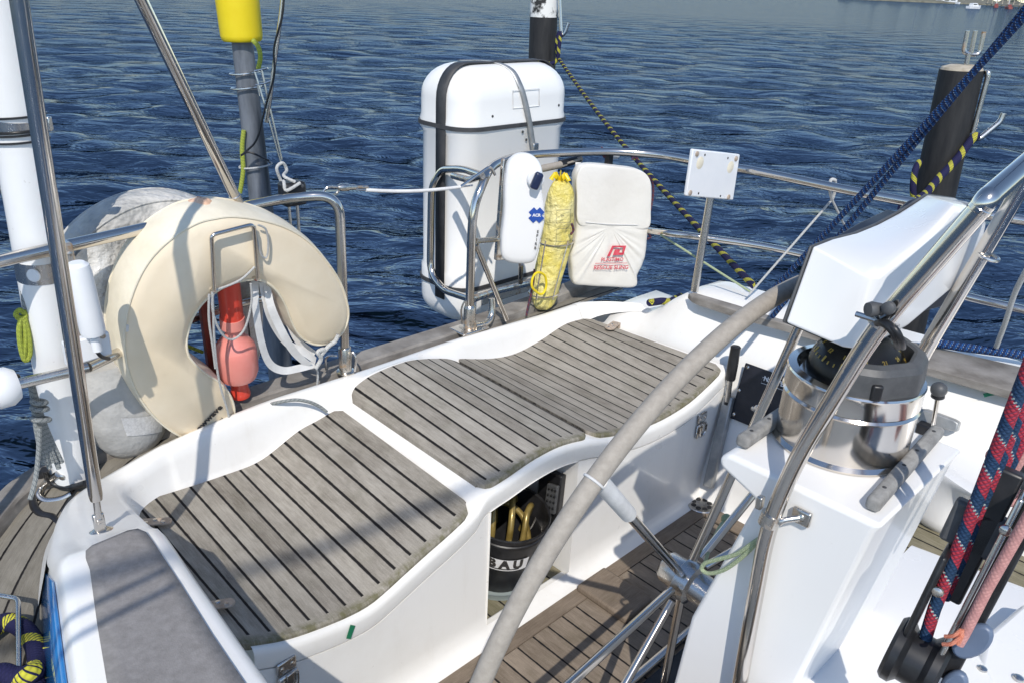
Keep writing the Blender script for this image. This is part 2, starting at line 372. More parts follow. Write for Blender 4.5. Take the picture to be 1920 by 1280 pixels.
# ================================================================== WATER AND FAR SHORE
WZ = -0.80
def make_water():
    az = np.concatenate([np.radians(np.linspace(-60, 60, 460)), np.radians(np.linspace(64, 296, 59))])
    rad = np.concatenate([[0.0], 1.3*np.exp(np.linspace(0, math.log(2600/1.3), 820))])
    RR, AA = np.meshgrid(rad, az, indexing='ij'); X = RR*np.sin(AA); Y = RR*np.cos(AA); Z = np.zeros_like(X)
    dr = np.gradient(rad)[:, None]; n = 64
    rs = np.random.RandomState(3); lam = .20*(2.6/.20)**(np.arange(n)/(n-1)); rs.shuffle(lam)
    for l in lam:
        th = math.pi+R_(-12)+rs.normal(0, .62); k = 2*math.pi/l; kx, ky = k*math.sin(th), k*math.cos(th)
        slope = .031*(1.0 if l < 1.0 else .72); fade = np.clip((l/np.maximum(dr, 1e-6)-3)/3, 0, 1)
        ph = kx*X+ky*Y+rs.uniform(0, 6.28)
        Z += (slope/k)*fade*np.sin(ph + .35*np.sin(ph*.5+.9)) * (1+.5*np.sin(.21*X*k/6+.13*Y*k/6+l*9))
    v = np.stack([X.ravel(), Y.ravel(), WZ+Z.ravel()], 1).astype(np.float32)
    nr, na = X.shape; i, j = np.meshgrid(np.arange(nr-1), np.arange(na), indexing='ij'); j2 = (j+1) % na
    q = np.stack([i*na+j, i*na+j2, (i+1)*na+j2, (i+1)*na+j], -1).reshape(-1, 4).astype(np.int32)
    q = q[:, ::-1]
    me = bpy.data.meshes.new('water'); me.vertices.add(len(v)); me.vertices.foreach_set('co', v.ravel())
    me.loops.add(q.size); me.loops.foreach_set('vertex_index', q.ravel()); me.polygons.add(len(q))
    me.polygons.foreach_set('loop_start', np.arange(0, q.size, 4, dtype=np.int32)); me.update(); me.validate(); me.shade_smooth()
    t = NT('water'); o = t.coord('Object', (1.2, 2.4, 1)); o2 = t.coord('Object', (.55, 1.3, 1))
    h = t.M('ADD', t.M('MULTIPLY', t.noise(o, 4.2, 3, .5, .5), .34), t.M('MULTIPLY', t.noise(o2, 1.7, 4, .5, .5), 2.0))
    o3 = t.coord('Object', (.6, 1.5, 1)); h = t.M('ADD', h, t.M('MULTIPLY', t.noise(o3, .42, 3, .5, .4), 4.5))
    t.bump(h, .75, .085)
    bn = t.p.inputs['Normal'].links[0].from_socket
    body = t.N('BsdfDiffuse'); body.inputs['Color'].default_value = (.0008, .0030, .0046, 1); t.L(bn, body.inputs['Normal'])
    gl = t.N('BsdfGlossy'); gl.inputs['Color'].default_value = (.51, .61, .765, 1); gl.inputs['Roughness'].default_value = .05; t.L(bn, gl.inputs['Normal'])
    fr = t.N('Fresnel'); fr.inputs['IOR'].default_value = 1.333; t.L(bn, fr.inputs['Normal'])
    lim = t.M('MULTIPLY', t.M('POWER', fr.outputs[0], 1.35), t.M('SUBTRACT', 1, t.M('MULTIPLY', fr.outputs[0], .52)))
    mx = t.N('MixShader'); t.L(t.M('MINIMUM', lim, .33), mx.inputs[0]); t.L(body.outputs[0], mx.inputs[1]); t.L(gl.outputs[0], mx.inputs[2])
    t.L(mx.outputs[0], t.n['Material Output'].inputs[0])
    me.materials.append(t.m); ob = bpy.data.objects.new('water', me); scn.collection.objects.link(ob); ob['kind'] = 'structure'
make_water()
def on_water(x, y): return pz(x, y, WZ)
# far quay bank
mb = MB(); p0 = on_water(1640, 1.5); p1 = on_water(1935, 14); far = (p0-CAM); far.z = 0; far.normalize()
xs = [p0.lerp(p1, i/30) for i in range(-6, 40)]
mb.grid([[p+far*dd+V((0, 0, hh+random.uniform(-.2, .2)*dd*.1)) for dd, hh in ((0, -.5), (1, .6), (14, 1.2), (60, 2.5))] for p in xs])
M['bank'] = mottled('bank_earth', (.12, .11, .08), (.20, .19, .14), .3, .9)
o = mb.build('far_bank', 'bank'); o['kind'] = 'structure'
M['boatwhite'] = mottled('far_boat_white', (.70, .70, .70), (.8, .8, .8), .5, .4)
M['boatred'] = mottled('far_boat_dark_red', (.20, .04, .04), (.26, .07, .06), .5, .5)
M['boatglass'] = mottled('far_boat_glass', (.02, .03, .04), (.05, .06, .07), 1, .2)
def far_boat(x, y, L, hd, label, mats=('boatwhite', 'boatglass'), mast=0, name='motor_boat'):
    c = on_water(x, y); a = V((math.cos(hd), math.sin(hd), 0)); s = V((-a.y, a.x, 0)); W_ = L*.3
    t_ = thing(name, label, 'boat', c, 'boats moored at the far shore')
    rings = []
    for u_, wd, zk, zt in ((-.5, .85, .0, .24), (-.2, 1, -.02, .23), (.15, .92, -.02, .25), (.38, .5, .0, .30), (.5, .06, .1, .34)):
        q = c+a*(u_*L); rings.append([q-s*W_/2*wd+ZZ*zt*L*.5, q-s*W_/2*wd*.8+ZZ*(zk*L*.5-.1), q+s*W_/2*wd*.8+ZZ*(zk*L*.5-.1), q+s*W_/2*wd+ZZ*zt*L*.5])
    MB().loft(rings).build('hull', mats[0], t_)
    rings = [[c+a*(u_*L)+s*(sd*W_*.38)+ZZ*z for sd, z in ((-1, L*.115), (1, L*.115), (.8, L*h), (-.8, L*h))] for u_, h in ((-.3, .26), (.05, .27), (.22, .14))]
    MB().loft(rings).build('cabin', mats[0], t_)
    MB().box(c+a*(-.1*L)+ZZ*L*.205, a, s, ZZ, L*.3, W_*.72, L*.045).build('window', mats[1], t_)
    if mast: MB().tube([c+ZZ*.3, c+ZZ*mast], .09, 6).build('mast', 'boatwhite', t_)
far_boat(1826, 17, 5.2, .5, 'white motor boat lying out from the far bank, nearest the small pier')
for i, (x, y, L, mast, lab) in enumerate(((1702, 3.2, 6, 0, 'white boat at far left end of moored row'), (1722, 4.2, 7, 9, 'white sailing boat second from the left in far moored row'),
        (1741, 5.2, 6, 0, 'low white boat in the middle of the far moored row'), (1760, 6.2, 8, 11, 'larger white boat with mast, second from right of far row'), (1784, 7.5, 7, 0, 'white cabin boat at right end of far row'))):
    far_boat(x, y, L, .3+.5*i, lab, mast=mast, name='moored_boat')
for i, (x, y, lab) in enumerate(((1866, 15, 'dark red boat left of two by far pier'), (1889, 17.5, 'dark red boat right of two by far pier'))):
    far_boat(x, y, 5, 1.2+.2*i, lab, ('boatred', 'boatglass'), 8, name='red_boat')
tj = thing('jetty', 'small far jetty with posts behind the red boats', 'jetty', on_water(1880, 13))
mb = MB(); a, c = on_water(1850, 11.5), on_water(1935, 18.5); d = (c-a)
mb.box((a+c)/2+ZZ*.9, d.normalized(), ZZ.cross(d.normalized()), ZZ, d.length, 1.8, .25); mb.build('deck', 'piletop', tj)
for i in range(9): MB().tube([a.lerp(c, i/8)+ZZ*-.3, a.lerp(c, i/8)+ZZ*2.6], .16, 7).build('post', 'piletop', tj)
def bush(x, y, h, r, lab):
    c = on_water(x, y)+far*6; t_ = thing('shore_tree', lab, 'tree', c, 'trees on the far bank'); mb = MB()
    for k in range(420):
        q = V((random.gauss(0, .45)*r, random.gauss(0, .45)*r, h*.6+random.gauss(0, .2)*h)); n1 = V((random.uniform(-1, 1), random.uniform(-1, 1), random.uniform(-1, 1))).normalized(); n2 = n1.orthogonal().normalized(); s_ = random.uniform(.25, .6)
        mb.add([c+q-n1*s_, c+q+n2*s_*.6, c+q+n1*s_, c+q-n2*s_*.6], [(0, 1, 2, 3)])
    mb.build('crown', 'leaf', t_, flat=True); MB().tube([c-ZZ*.5, c+ZZ*h*.5], [.35, .2], 7).build('trunk', 'piletop', t_)
M['leaf'] = mottled('far_leaves', (.02, .05, .012), (.06, .11, .03), .8, .7)
for x, y, h, r, lab in ((1905, 12, 9, 4, 'green tree on far bank behind jetty'), (1928, 13.5, 10, 4, 'green tree on far bank at right edge'), (1885, 10, 7, 3, 'low green tree on far bank behind red boats')): bush(x, y, h, r, lab)

# ================================================================== YACHT: HULL, COCKPIT, SEATS
yacht = thing('sailing_yacht', 'white sailing yacht with grey teak cockpit seats seen over its stern', 'yacht', b(1.25, 1.2, 0))
zF = curve_fn([(.25, .41), (.40, .395), (.452, .377), (.547, .335), (.63, .314), (.71, .303), (.76, .306), (.844, .335), (.90, .355), (.98, .382), (1.04, .410), (1.067, .440), (1.143, .453), (1.232, .467), (1.326, .468), (1.43, .448), (1.45, .442), (1.567, .409), (1.74, .383), (1.897, .390), (2.0, .418), (2.07, .443), (2.2, .47)])
zB = curve_fn([(.25, .38), (.40, .375), (.475, .37), (.58, .36), (.70, .353), (.80, .355), (.915, .400), (.98, .412), (1.035, .428), (1.067, .448), (1.10, .474), (1.157, .492), (1.269, .497), (1.347, .483), (1.45, .453), (1.607, .406), (1.715, .391), (1.83, .404), (1.96, .432), (2.1, .426), (2.25, .44)])
VF, VB = 1.14, 1.70
def zs(u, v): t_ = (v-VF)/(VB-VF); return zF(u)*(1-t_)+zB(u)*t_
ZT = curve_fn([(.25, .42), (.43, .432), (.58, .459), (.72, .475), (.87, .484), (1.05, .482), (1.2, .480), (1.52, .481), (1.75, .472), (1.94, .465), (2.08, .464), (2.3, .462)])
# moulding: seat base, lip, fascia, aft coaming (profile swept along u)
RU0, RU1 = 1.082, 1.388
def prof(u):
    f, k = zF(u), zB(u); lip = f-.066; zt = ZT(u); ch = lambda s: k-.004+(zt-k+.004)*s
    return [b(u, 1.075, 0.001), b(u, 1.108, .010), b(u, 1.124, .035), b(u, 1.128, .075), b(u, 1.130, lip-.006), b(u, 1.130, lip-.0035), b(u, 1.142, lip-.003), b(u, 1.142, lip+.0005), b(u, 1.129, lip+.001),
            b(u, 1.128, lip+.006), b(u, 1.1255, f-.030), b(u, 1.127, f-.020), b(u, 1.132, f-.0135), b(u, 1.141, f-.011)] + \
           [b(u, v, zs(u, v)-.011) for v in (1.28, 1.42, 1.56, 1.68)] + \
           [b(u, 1.703, k-.009), b(u, 1.710, k-.004), b(u, 1.716, ch(.12)), b(u, 1.727, ch(.60)), b(u, 1.734, ch(.86)), b(u, 1.742, ch(.965)), b(u, 1.752, zt), b(u, 1.762, zt-.002), b(u, 1.769, zt-.010), b(u, 1.771, zt-.05)]
us = sorted(set([.30+.02*i for i in range(96)] + [RU0, RU1, .60, 1.045, 1.06, 1.07, 1.44, 1.455]))
us = [u for u in us if .46 <= u <= 2.10]
rows = [prof(u) for u in us]; mb = MB(); C = len(rows[0]); mb.grid(rows)
keep = []
for fi, q in enumerate(mb.f):
    i, j = divmod(fi, C-1); um = (us[i]+us[i+1])/2
    if RU0 < um < RU1 and 2 <= j <= 7: continue
    if um < .60 and j >= 18: continue
    keep.append(q)
mb.f = keep
# locker recess
z0 = .022
def rq(pts): mb.add(pts, [tuple(range(len(pts)))])
uN = 14; ru = [RU0+(RU1-RU0)*i/uN for i in range(uN+1)]
mb.grid([[b(u, 1.126, zF(u)-.066), b(u, 1.19, zF(u)-.064), b(u, 1.60, zF(u)-.04)] for u in ru])
rq([b(RU0, 1.124, z0-.02), b(RU0, 1.124, zF(RU0)-.066), b(RU0, 1.60, zF(RU0)-.04), b(RU0, 1.60, z0-.02)])
rq([b(RU1, 1.124, z0-.02), b(RU1, 1.124, zF(RU1)-.066), b(RU1, 1.60, zF(RU1)-.04), b(RU1, 1.60, z0-.02)])
rq([b(RU0, 1.60, z0-.02), b(RU1, 1.60, z0-.02), b(RU1, 1.60, zF(RU1)-.03), b(RU0, 1.60, zF(RU0)-.03)])
mb.build('cockpit_moulding', 'gel', yacht, sharp=50)
mb = MB(); mb.grid([[b(u, v, z0-.012*0+.0) for v in (1.15, 1.597)] for u in (RU0+.002, RU1-.002)], lambda p: (B(p).x, B(p).y)); mb.build('locker_floor', 'greenteak', yacht)
MB().box(b((RU0+RU1)/2, 1.137, .012), UU, VV, ZZ, RU1-RU0, .026, .026).build('locker_sill', 'gel', yacht, bevel=.005)
# teak seats
def seat(u0_, u1_, mat, label, r=.03, dz=0):
    N = 44; rows = []; top = []
    for i in range(N+1):
        u = u0_+(u1_-u0_)*i/N; e = min(u-u0_, u1_-u); ins = r-math.sqrt(max(0, r*r-(r-e)**2)) if e < r else 0
        va, vb = VF+ins, VB-ins*.8
        row = []
        for k in range(13):
            v = va+(vb-va)*k/12; z = zs(u, v)
            row.append(b(u, v, z))
        rim = [row[0]-ZZ*.022-VV*.001, row[0]-ZZ*.005-VV*.0035, row[0]-ZZ*.001-VV*.001]
        rows.append(rim+row+[row[-1]-ZZ*.002+VV*.002, row[-1]-ZZ*.022+VV*.002])
    mb = MB(); f0 = [[p for p in rows[0]]]; 
    for p in range(1): pass
    endA = [[q-UU*.002-ZZ*.022 if 2 <= i <= len(rows[0])-2 else q-UU*.002 for i, q in enumerate(rows[0])]]
    endB = [[q+UU*.002-ZZ*.022 if 2 <= i <= len(rows[0])-2 else q+UU*.002 for i, q in enumerate(rows[-1])]]
    mb.grid(endA+rows+endB, lambda p: (B(p).x, B(p).y))
    o = mb.build('seat', mat, yacht, sharp=40)
    o['label'] = label; return o
seat(.447, 1.038, 'teakA', 'large starboard teak seat with two hinges')
seat(1.072, 1.442, 'teakB', 'humped middle teak seat over the open locker')
seat(1.457, 2.078, 'teakC', 'port teak seat with one bent hinge')
# starboard side coaming and corner: stations (outer u,v | inner u,v | z top | z outer bottom | z inner bottom)
def P2(x, y, z): p = B(pz(x, y, z)); return (p.x, p.y)
def qz(x, y, z): p = B(pz(x, y, z)); return (p.x, p.y)
st = [((.62, 1.758), (.62, 1.752), ZT(.62)-.035, .40, .40), ((.545, 1.757), (.552, 1.738), ZT(.54)-.006, .40, .40),
      (qz(190, 889, .437), (.492, 1.705), .437, .38, .364), (qz(152, 914, .444), (.455, 1.665), .447, .37, .364),
      (qz(122, 942, .458), (.440, 1.600), .465, .36, .364), (qz(106, 972, .480), (.430, 1.520), .490, .355, .364), (qz(97, 1005, .508), (.420, 1.430), .520, .352, .364),
      (qz(93, 1035, .535), (.412, 1.350), .548, .35, .364), (qz(104, 1056, .560), (.405, 1.295), .578, .35, .366),
      (qz(109, 1068, .585), (.398, 1.255), .598, .35, .366), (qz(118, 1130, .585), (.388, 1.12), .600, .35, .10), (qz(128, 1205, .585), (.380, .99), .600, .35, .10),
      (qz(138, 1280, .585), (.370, .83), .600, .35, .10), (qz(170, 1500, .585), (.350, .45), .600, .35, .10), (qz(300, 2400, .585), (.30, -.6), .600, .35, .10)]
rows = []; flr = [.03, .03, .035, .04, .05, .05, .05]
bot = {7: (88, 1036), 8: (88, 1052), 9: (86, 1068), 10: (82, 1130), 11: (83, 1205), 12: (89, 1280), 13: (110, 1500), 14: (230, 2400)}
for si, (o_, i_, zt, zo, zi) in enumerate(st):
    fl_ = flr[si] if si < 7 else 0
    ou, ov = o_; iu, iv = i_; d = V((iu-ou, iv-ov, 0)).normalized(); O = b(ou, ov, 0); I = b(iu, iv, 0); D = (I-O).normalized()
    wdt = (I-O).length; e = min(.022, wdt*.3)
    rows.append([(O-D*fl_+ZZ*zo) if si < 7 else pz(*bot[si], .36), O-D*.008+ZZ*(zt-.035), O-D*.001+ZZ*(zt-.018), O+D*e*.3+ZZ*(zt-.006), O+D*e+ZZ*zt, I-D*e+ZZ*(zt), I-D*e*.3+ZZ*(zt-.006), I+D*.004+ZZ*(zt-.026), I+D*.012+ZZ*(max(zi, min(zt-.05, zi+.03))), I+D*.03+ZZ*zi])
def aft_ring(u, dz):
    k, zt = zB(u), ZT(u); ch = lambda s: k-.004+(zt-k+.004)*s
    return [b(u, v, z-dz) for v, z in ((1.776, .40), (1.771, zt-.05), (1.769, zt-.010), (1.762, zt-.002), (1.752, zt), (1.742, ch(.965)), (1.734, ch(.86)), (1.727, ch(.60)), (1.716, ch(.12)), (1.703, k-.009))]
rows = [aft_ring(.64, .0012), aft_ring(.60, .0006), aft_ring(.57, 0)]+rows[2:]
def resmp(rows, k):
    cols = [smooth(list(c), k) for c in zip(*rows)]; return [list(r) for r in zip(*cols)]
SR = rows[1:]
MB().grid(resmp(rows, 4)).build('side_coaming', 'gel', yacht, sharp=60)
# pad on the side coaming
mb = MB(); zp = .6035
def padrow(lu, lv, ru_, rv): return [b(lu, lv, zp).lerp(b(ru_, rv, zp), k/6) for k in range(7)]
Lx = [(.285, 1.276), (.272, 1.268), (.266, 1.250), (.262, 1.22), (.226, 1.08), (.195, .95), (.165, .80), (.09, .40), (-.04, -.6)]
Rx = [(.345, 1.278), (.360, 1.272), (.367, 1.254), (.366, 1.22), (.356, 1.08), (.345, .95), (.336, .80), (.315, .40), (.27, -.6)]
rows = [padrow(a[0], a[1], c[0], c[1]) for a, c in zip(Lx, Rx)]
mb.grid([r for r in rows]); o = mb.build('coaming_pad', 'pad', yacht, solid=.006)
# blue glossy panel on the outer face of the side coaming
nrm_ = (SR[11][1]-SR[11][0]).cross(SR[12][0]-SR[11][0]).normalized(); nrm_ = nrm_ if nrm_.dot(CAM-SR[11][0]) > 0 else -nrm_
rows = [[r[0].lerp(r[1], k)+nrm_*.003 for k in k_] for r, k_ in zip((SR[9], SR[9].copy() and SR[10], SR[11], SR[12], SR[13]), ((.06, .5, .97), (.03, .5, .98), (.03, .5, .98), (.03, .5, .98), (.03, .5, .98)))]
MB().grid(rows).build('window_panel', 'bluewin', yacht, solid=.004)
# starboard side deck and toe rail (lower, aft quarter), transom and hull
def zdeck(u): return .35
edge = [(2.35, 1.90), (1.7, 1.855), (1.2, 1.86), (.9, 1.87), (.6, 1.905), (.42, 1.94), (.30, 1.93), (.22, 1.86), (.12, 1.74), (.0, 1.56), (-.16, 1.28), (-.30, .95), (-.42, .5), (-.55, -.6)]
inn = [(2.35, 1.76), (1.7, 1.76), (1.2, 1.76), (.9, 1.76), (.6, 1.74), (.45, 1.68), (.37, 1.60), (.32, 1.53), (.26, 1.42), (.21, 1.28), (.15, 1.10), (.08, .80), (.0, .4), (-.14, -.6)]
ez = [.455, .455, .452, .445, .425, .39, .365, .355, .35, .35, .35, .35, .35, .35]
es = smooth([b(u, v, z) for (u, v), z in zip(edge, ez)], 5); ins_ = smooth([b(u, v, z) for (u, v), z in zip(inn, ez)], 5)
mb = MB(); L = 0; rws = []; uvd = {}
v, f, uv = [], [], []
for i, (p, q) in enumerate(zip(ins_, es)):
    if i: L += (es[i]-es[i-1]).length
    for k in range(5): v.append(p.lerp(q, k/4)); uv.append(((q-p).length*k/4, L))
for i in range(len(es)-1):
    for k in range(4): f.append((i*5+k, i*5+k+1, (i+1)*5+k+1, (i+1)*5+k))
MB().add(v, f, uv).build('side_deck', 'deckteak', yacht)
# toe rail: teak cap on the edge
rows = []
for i, p in enumerate(es):
    d = (p-ins_[i]); d.z = 0; d.normalize()
    h = .032
    rows.append([p-d*.066-ZZ*.004, p-d*.064+ZZ*(h-.006), p-d*.058+ZZ*h, p+d*.002+ZZ*h, p+d*.010+ZZ*(h-.008), p+d*.010-ZZ*.03])
MB().grid(rows).build('toe_rail', 'cap', yacht)
mb = MB(); mb.grid([[p+(p-ins_[i]).normalized()*.008-ZZ*.02, p+(p-ins_[i]).normalized()*-.02-ZZ*.5, p+(p-ins_[i]).normalized()*-.12-ZZ*1.5] for i, p in enumerate(es)])
mb.build('hull', 'gelclean', yacht)
# teak sole
mb = MB(); mb.grid([[b(u, v, .006) for v in (1.040, .4, -.8)] for u in (.42, 1.2, 1.930)], lambda p: (B(p).x, B(p).y)); mb.build('sole_planks', 'sole', yacht)
MB().grid([[b(u, v, -.004) for v in (1.10, .2, -1.2)] for u in (.36, 1.2, 2.1)]).build('sole_tray', 'gel', yacht)
mb = MB(); mb.prism([b(.42, 1.042, -.003), b(1.936, 1.042, -.003), b(1.990, 1.088, -.003), b(.42, 1.082, -.003)], ZZ*.011, lambda p: (B(p).x, B(p).y)); mb.build('margin_board', 'margin', yacht)
mb = MB(); mb.prism([b(1.934, 1.038, -.003), b(1.934, -.8, -.003), b(1.992, -.8, -.003), b(1.992, 1.0, -.003), b(1.992, 1.084, -.003)], ZZ*.0105, lambda p: (B(p).y, B(p).x)); mb.build('margin_board', 'margin', yacht)
MB().box(b(1.43, .995, .017), UU, VV, ZZ, .115, .17, .022).build('foot_chock', 'margin', yacht, bevel=.006)
# wheel slot in the sole with polished rims
MB().box(b(1.30, .655, .008), UU, VV, ZZ, 1.45, .21, .006).build('wheel_slot', 'black', yacht)
for vv_ in (.772,): MB().tube([b(.55, vv_, .017), b(2.0, vv_+.012, .017)], .013, 10).build('slot_rim', 'steel', yacht)
# port cockpit wall + port coaming
pr = [V(q) for q in ((1.985, 0, .0), (2.015, 0, .02), (2.03, 0, .08), (2.075, 0, .25), (2.11, 0, .40), (2.135, 0, .455), (2.19, 0, .56), (2.215, 0, .585), (2.30, 0, .592), (2.42, 0, .585), (2.44, 0, .50))]
def flare(v): return max(0, (1.36-v))*.12
rows = []
vsn = [1.66, 1.60, 1.56, 1.52, 1.48, 1.44, 1.40, 1.36, 1.30, 1.20, 1.14, 1.0, .8, .6, .4, .2, -.2, -.8]
for v_ in vsn:
    k = max(0, min(1, (v_-1.37)/.19)); row = []
    for q in pr:
        u, z = q.x, q.z
        fl = flare(v_)*max(0, (z-.3)/.3)
        if z >= .4: z = z-k*k*(3-2*k)*.125*((z-.4)/.19)
        row.append(b(u+fl, v_, z))
    rows.append(row)
rows.insert(0, [p+VV*.02-ZZ*.03 for p in rows[0]])
MB().grid(rows).build('port_coaming', 'gel', yacht, sharp=60)
# junction of aft coaming and port side
rows = []
for i in range(9):
    k = i/8; u = 2.06+.17*k; zt = .4655+.012*k*k; kb = zB(2.06)
    rows.append([b(u, 1.69-.17*k*k, kb-.009+.05*k), b(u, 1.712-.16*k*k, kb+.0+.045*k), b(u, 1.727-.15*k*k, zt-.012), b(u, 1.742-.15*k*k, zt-.001), b(u, 1.752-.16*k*k, zt), b(u, 1.762-.18*k*k, zt-.002), b(u, 1.771-.20*k*k, zt-.014), b(u, 1.775-.2*k*k, .38)])
MB().grid(rows).build('coaming_corner', 'gel', yacht)
# teak cap rail on the port side
rows = []
cl = [pz(1300, 548, .604), pz(1380, 571, .604), pz(1460, 597, .604), pz(1600, 618, .604), pz(1735, 645, .604), pz(1920, 688, .604), pz(2200, 760, .604)]
cr = [pz(1312, 560, .604), pz(1390, 585, .604), pz(1478, 609, .604), pz(1600, 644, .604), pz(1735, 686, .604), pz(1920, 738, .604), pz(2200, 835, .604)]
for a, c in zip(cl, cr):
    d = (c-a).normalized(); dn = V((0, 0, -.024))
    rows.append([a+dn, a-ZZ*.003, a+d*.004, c-d*.004, c-ZZ*.003, c+dn])
f = rows[0]; cen = (f[0]+f[-1])/2
rows.insert(0, [p.lerp(cen, .35)+VV*.022 for p in f])
mb = MB(); mb.grid(rows); n0 = rows[0]; mb.add(n0, [tuple(range(6))]); mb.build('cap_rail', 'cap', yacht)

# ================================================================== FITTINGS ON THE MOULDING
def hinge(c, dx, L, wd, label=None, bend=None):
    """rounded strap hinge with four screws; c centre, dx long axis"""
    c = V(c); n = ZZ; dx = V(dx).normalized(); dy = n.cross(dx); pts = []
    for k in range(9): a = -math.pi/2+math.pi*k/8; pts.append(c+dx*(L/2-wd/2+math.cos(a)*wd/2)+dy*math.sin(a)*wd/2)
    for k in range(3): a = (1, 0, -1)[k]; pts.append(c-dx*(L/2)+dy*wd/2*a*.86)
    o = MB().prism(pts, n*.004).build('hinge', 'bronze', yacht, bevel=.0012)
    if label: o['label'] = label
    screws([c+n*.004+dx*L*q+dy*wd*.18*s for q, s in ((.30, -1), (.08, 1), (-.12, -1), (-.28, 1))], n, .0055, 'rusty', o)
    if bend: MB().box(c-dx*(L/2)+n*.001-n*.008, dx, dy, n, .006, wd*.86, .02).build('hinge_leaf', 'bronze', o)
B2 = lambda x, y, dz=.006: pz(x, y, zs(*B(pz(x, y, .40))[:2])+dz)
hinge(B2(284, 979), pz(318, 979, .4)-pz(252, 982, .4), .088, .026, 'hinge nearest the aft coaming')
hinge(B2(402, 1135), pz(436, 1131, .4)-pz(372, 1141, .4), .078, .026, 'hinge at the forward edge of the seat')
hinge(B2(1148, 612, .007), pz(1140, 619, .42)-pz(1162, 601, .42), .075, .034, 'bent hinge on the port seat', True)
# gangway line lying over the coaming
pts = [pz(490, 764, .455), pz(508, 757, .478), pz(530, 752, .489), pz(555, 749, .488), pz(580, 753, .474), pz(600, 762, .452), pz(613, 772, .435)]
tag(MB().tube(smooth(pts, 6), .0045, 8).build('thin_rope', 'rp_grey'), 'thin grey line lying over the coaming and down to the seam of the seat', 'rope')
# front fascia latches
def latch(c, n, up, s=1, name='latch', label=None):
    c, n, up = V(c), V(n).normalized(), V(up).normalized(); sd = up.cross(n).normalized()
    o = MB().box(c+up*.018*s+n*.003, sd, up, n, .034*s, .024*s, .006).build(name, 'brushed', yacht, bevel=.005)
    screws([c+up*.018*s+n*.006+sd*q*.009*s for q in (-1, 1)], n, .004*s, 'steel', o)
    MB().box(c-up*.014*s+n*.005, sd, up, n, .036*s, .036*s, .009).build('keeper', 'brushed', o, bevel=.008)
    ring = [c-up*.012*s+n*.012+sd*math.cos(a)*.013*s+up*math.sin(a)*.015*s for a in [math.pi*(1+k/8) for k in range(9)]]
    MB().tube([ring[0]+up*.012*s]+ring+[ring[-1]+up*.012*s], .003*s, 8).build('bail', 'steel', o)
    MB().box(c-up*.004*s+n*.011, sd, up, n, .012*s, .02*s, .006).build('hook', 'steel', o, bevel=.002)
    if label: o['label'] = label
latch(pv(1313, 794, 1.128), -VV, ZZ, 1.35, label='square hatch latch under the port seat')
latch(pv(537, 1262, 1.128), -VV+UU*.1, ZZ, 1.3, label='hatch latch under the starboard seat')
# compartment joint lines on the hatch lids (recessed grooves are in the moulding); tapes
def tape(p4, n, label):
    tag(MB().prism(p4, V(n).normalized()*.0006).build('tape_strip', 'green'), label, 'tape')
tape([pv(657, 1170, 1.1235), pv(666, 1172, 1.1235), pv(657, 1197, 1.1235), pv(649, 1196, 1.1235)], -VV, 'green tape strip on white locker front below starboard seat')
tape([pv(461, 1248, 1.1235), pv(480, 1257, 1.1235), pv(473, 1265, 1.1235)], -VV, 'green tape scrap beside the near hatch latch, at the pad edge')
# scupper grate in the sole corner
dr = B(pz(1315, 947, .006)); c = b(dr.x, dr.y+.0, .0115)
o = MB().lathe(c-ZZ*.008, c+ZZ*.01, [(0, .046), (.006, .046), (.0085, .043), (.0085, 0)], 28).build('drain_grate', 'brushed', yacht)
for k in range(8):
    a = 2*math.pi*k/8+.2; q = c+UU*math.cos(a)*.027+VV*math.sin(a)*.027+ZZ*.0012
    MB().lathe(q-ZZ*.001, q+ZZ, [(0, .0085), (.0012, .0085), (.0012, 0)], 12).build('drain_hole', 'black', o)
# pump handle pocket + black grip on port wall
WN = V((0, 0, 0)); wp0 = b(2.008, 0, 0); wp1 = b(2.118, 0, .43); wdir = (wp1-wp0).normalized(); WN = (wdir.cross(VV)); WN = WN if WN.dot(UU) < 0 else -WN
def pw(x, y, off=0): return plane(x, y, wp0+WN*off, WN)
pump = thing('pump_handle', 'black handled steel pump lever standing in a grey strip beside port seat', 'lever', pw(1335, 900))
a, c = pw(1328, 912, .012), pw(1368, 742, .012); d = (c-a)
MB().box((a+c)/2, d.normalized(), d.normalized().cross(WN), WN, d.length, .032, .024).build('socket_strip', 'alu', pump, bevel=.004)
MB().box(c+d.normalized()*-.012+WN*.0125, d.normalized(), d.normalized().cross(WN), WN, .032, .013, .003).build('slot', 'black', pump, bevel=.005)
g0, g1, g2 = pw(1364, 752, .02), pw(1369, 712, .035), pw(1380, 648, .05)
MB().tube([g0, g1], .0085, 10).build('lever_shaft', 'brushed', pump)
ax = (g2-g1); L = ax.length
MB().lathe(g1, g2, [(0, .013), (.006, .0155), (L*.5, .0165), (L-.012, .0155), (L-.004, .0165), (L, .012), (L, 0)], 16).build('grip', 'black', pump)
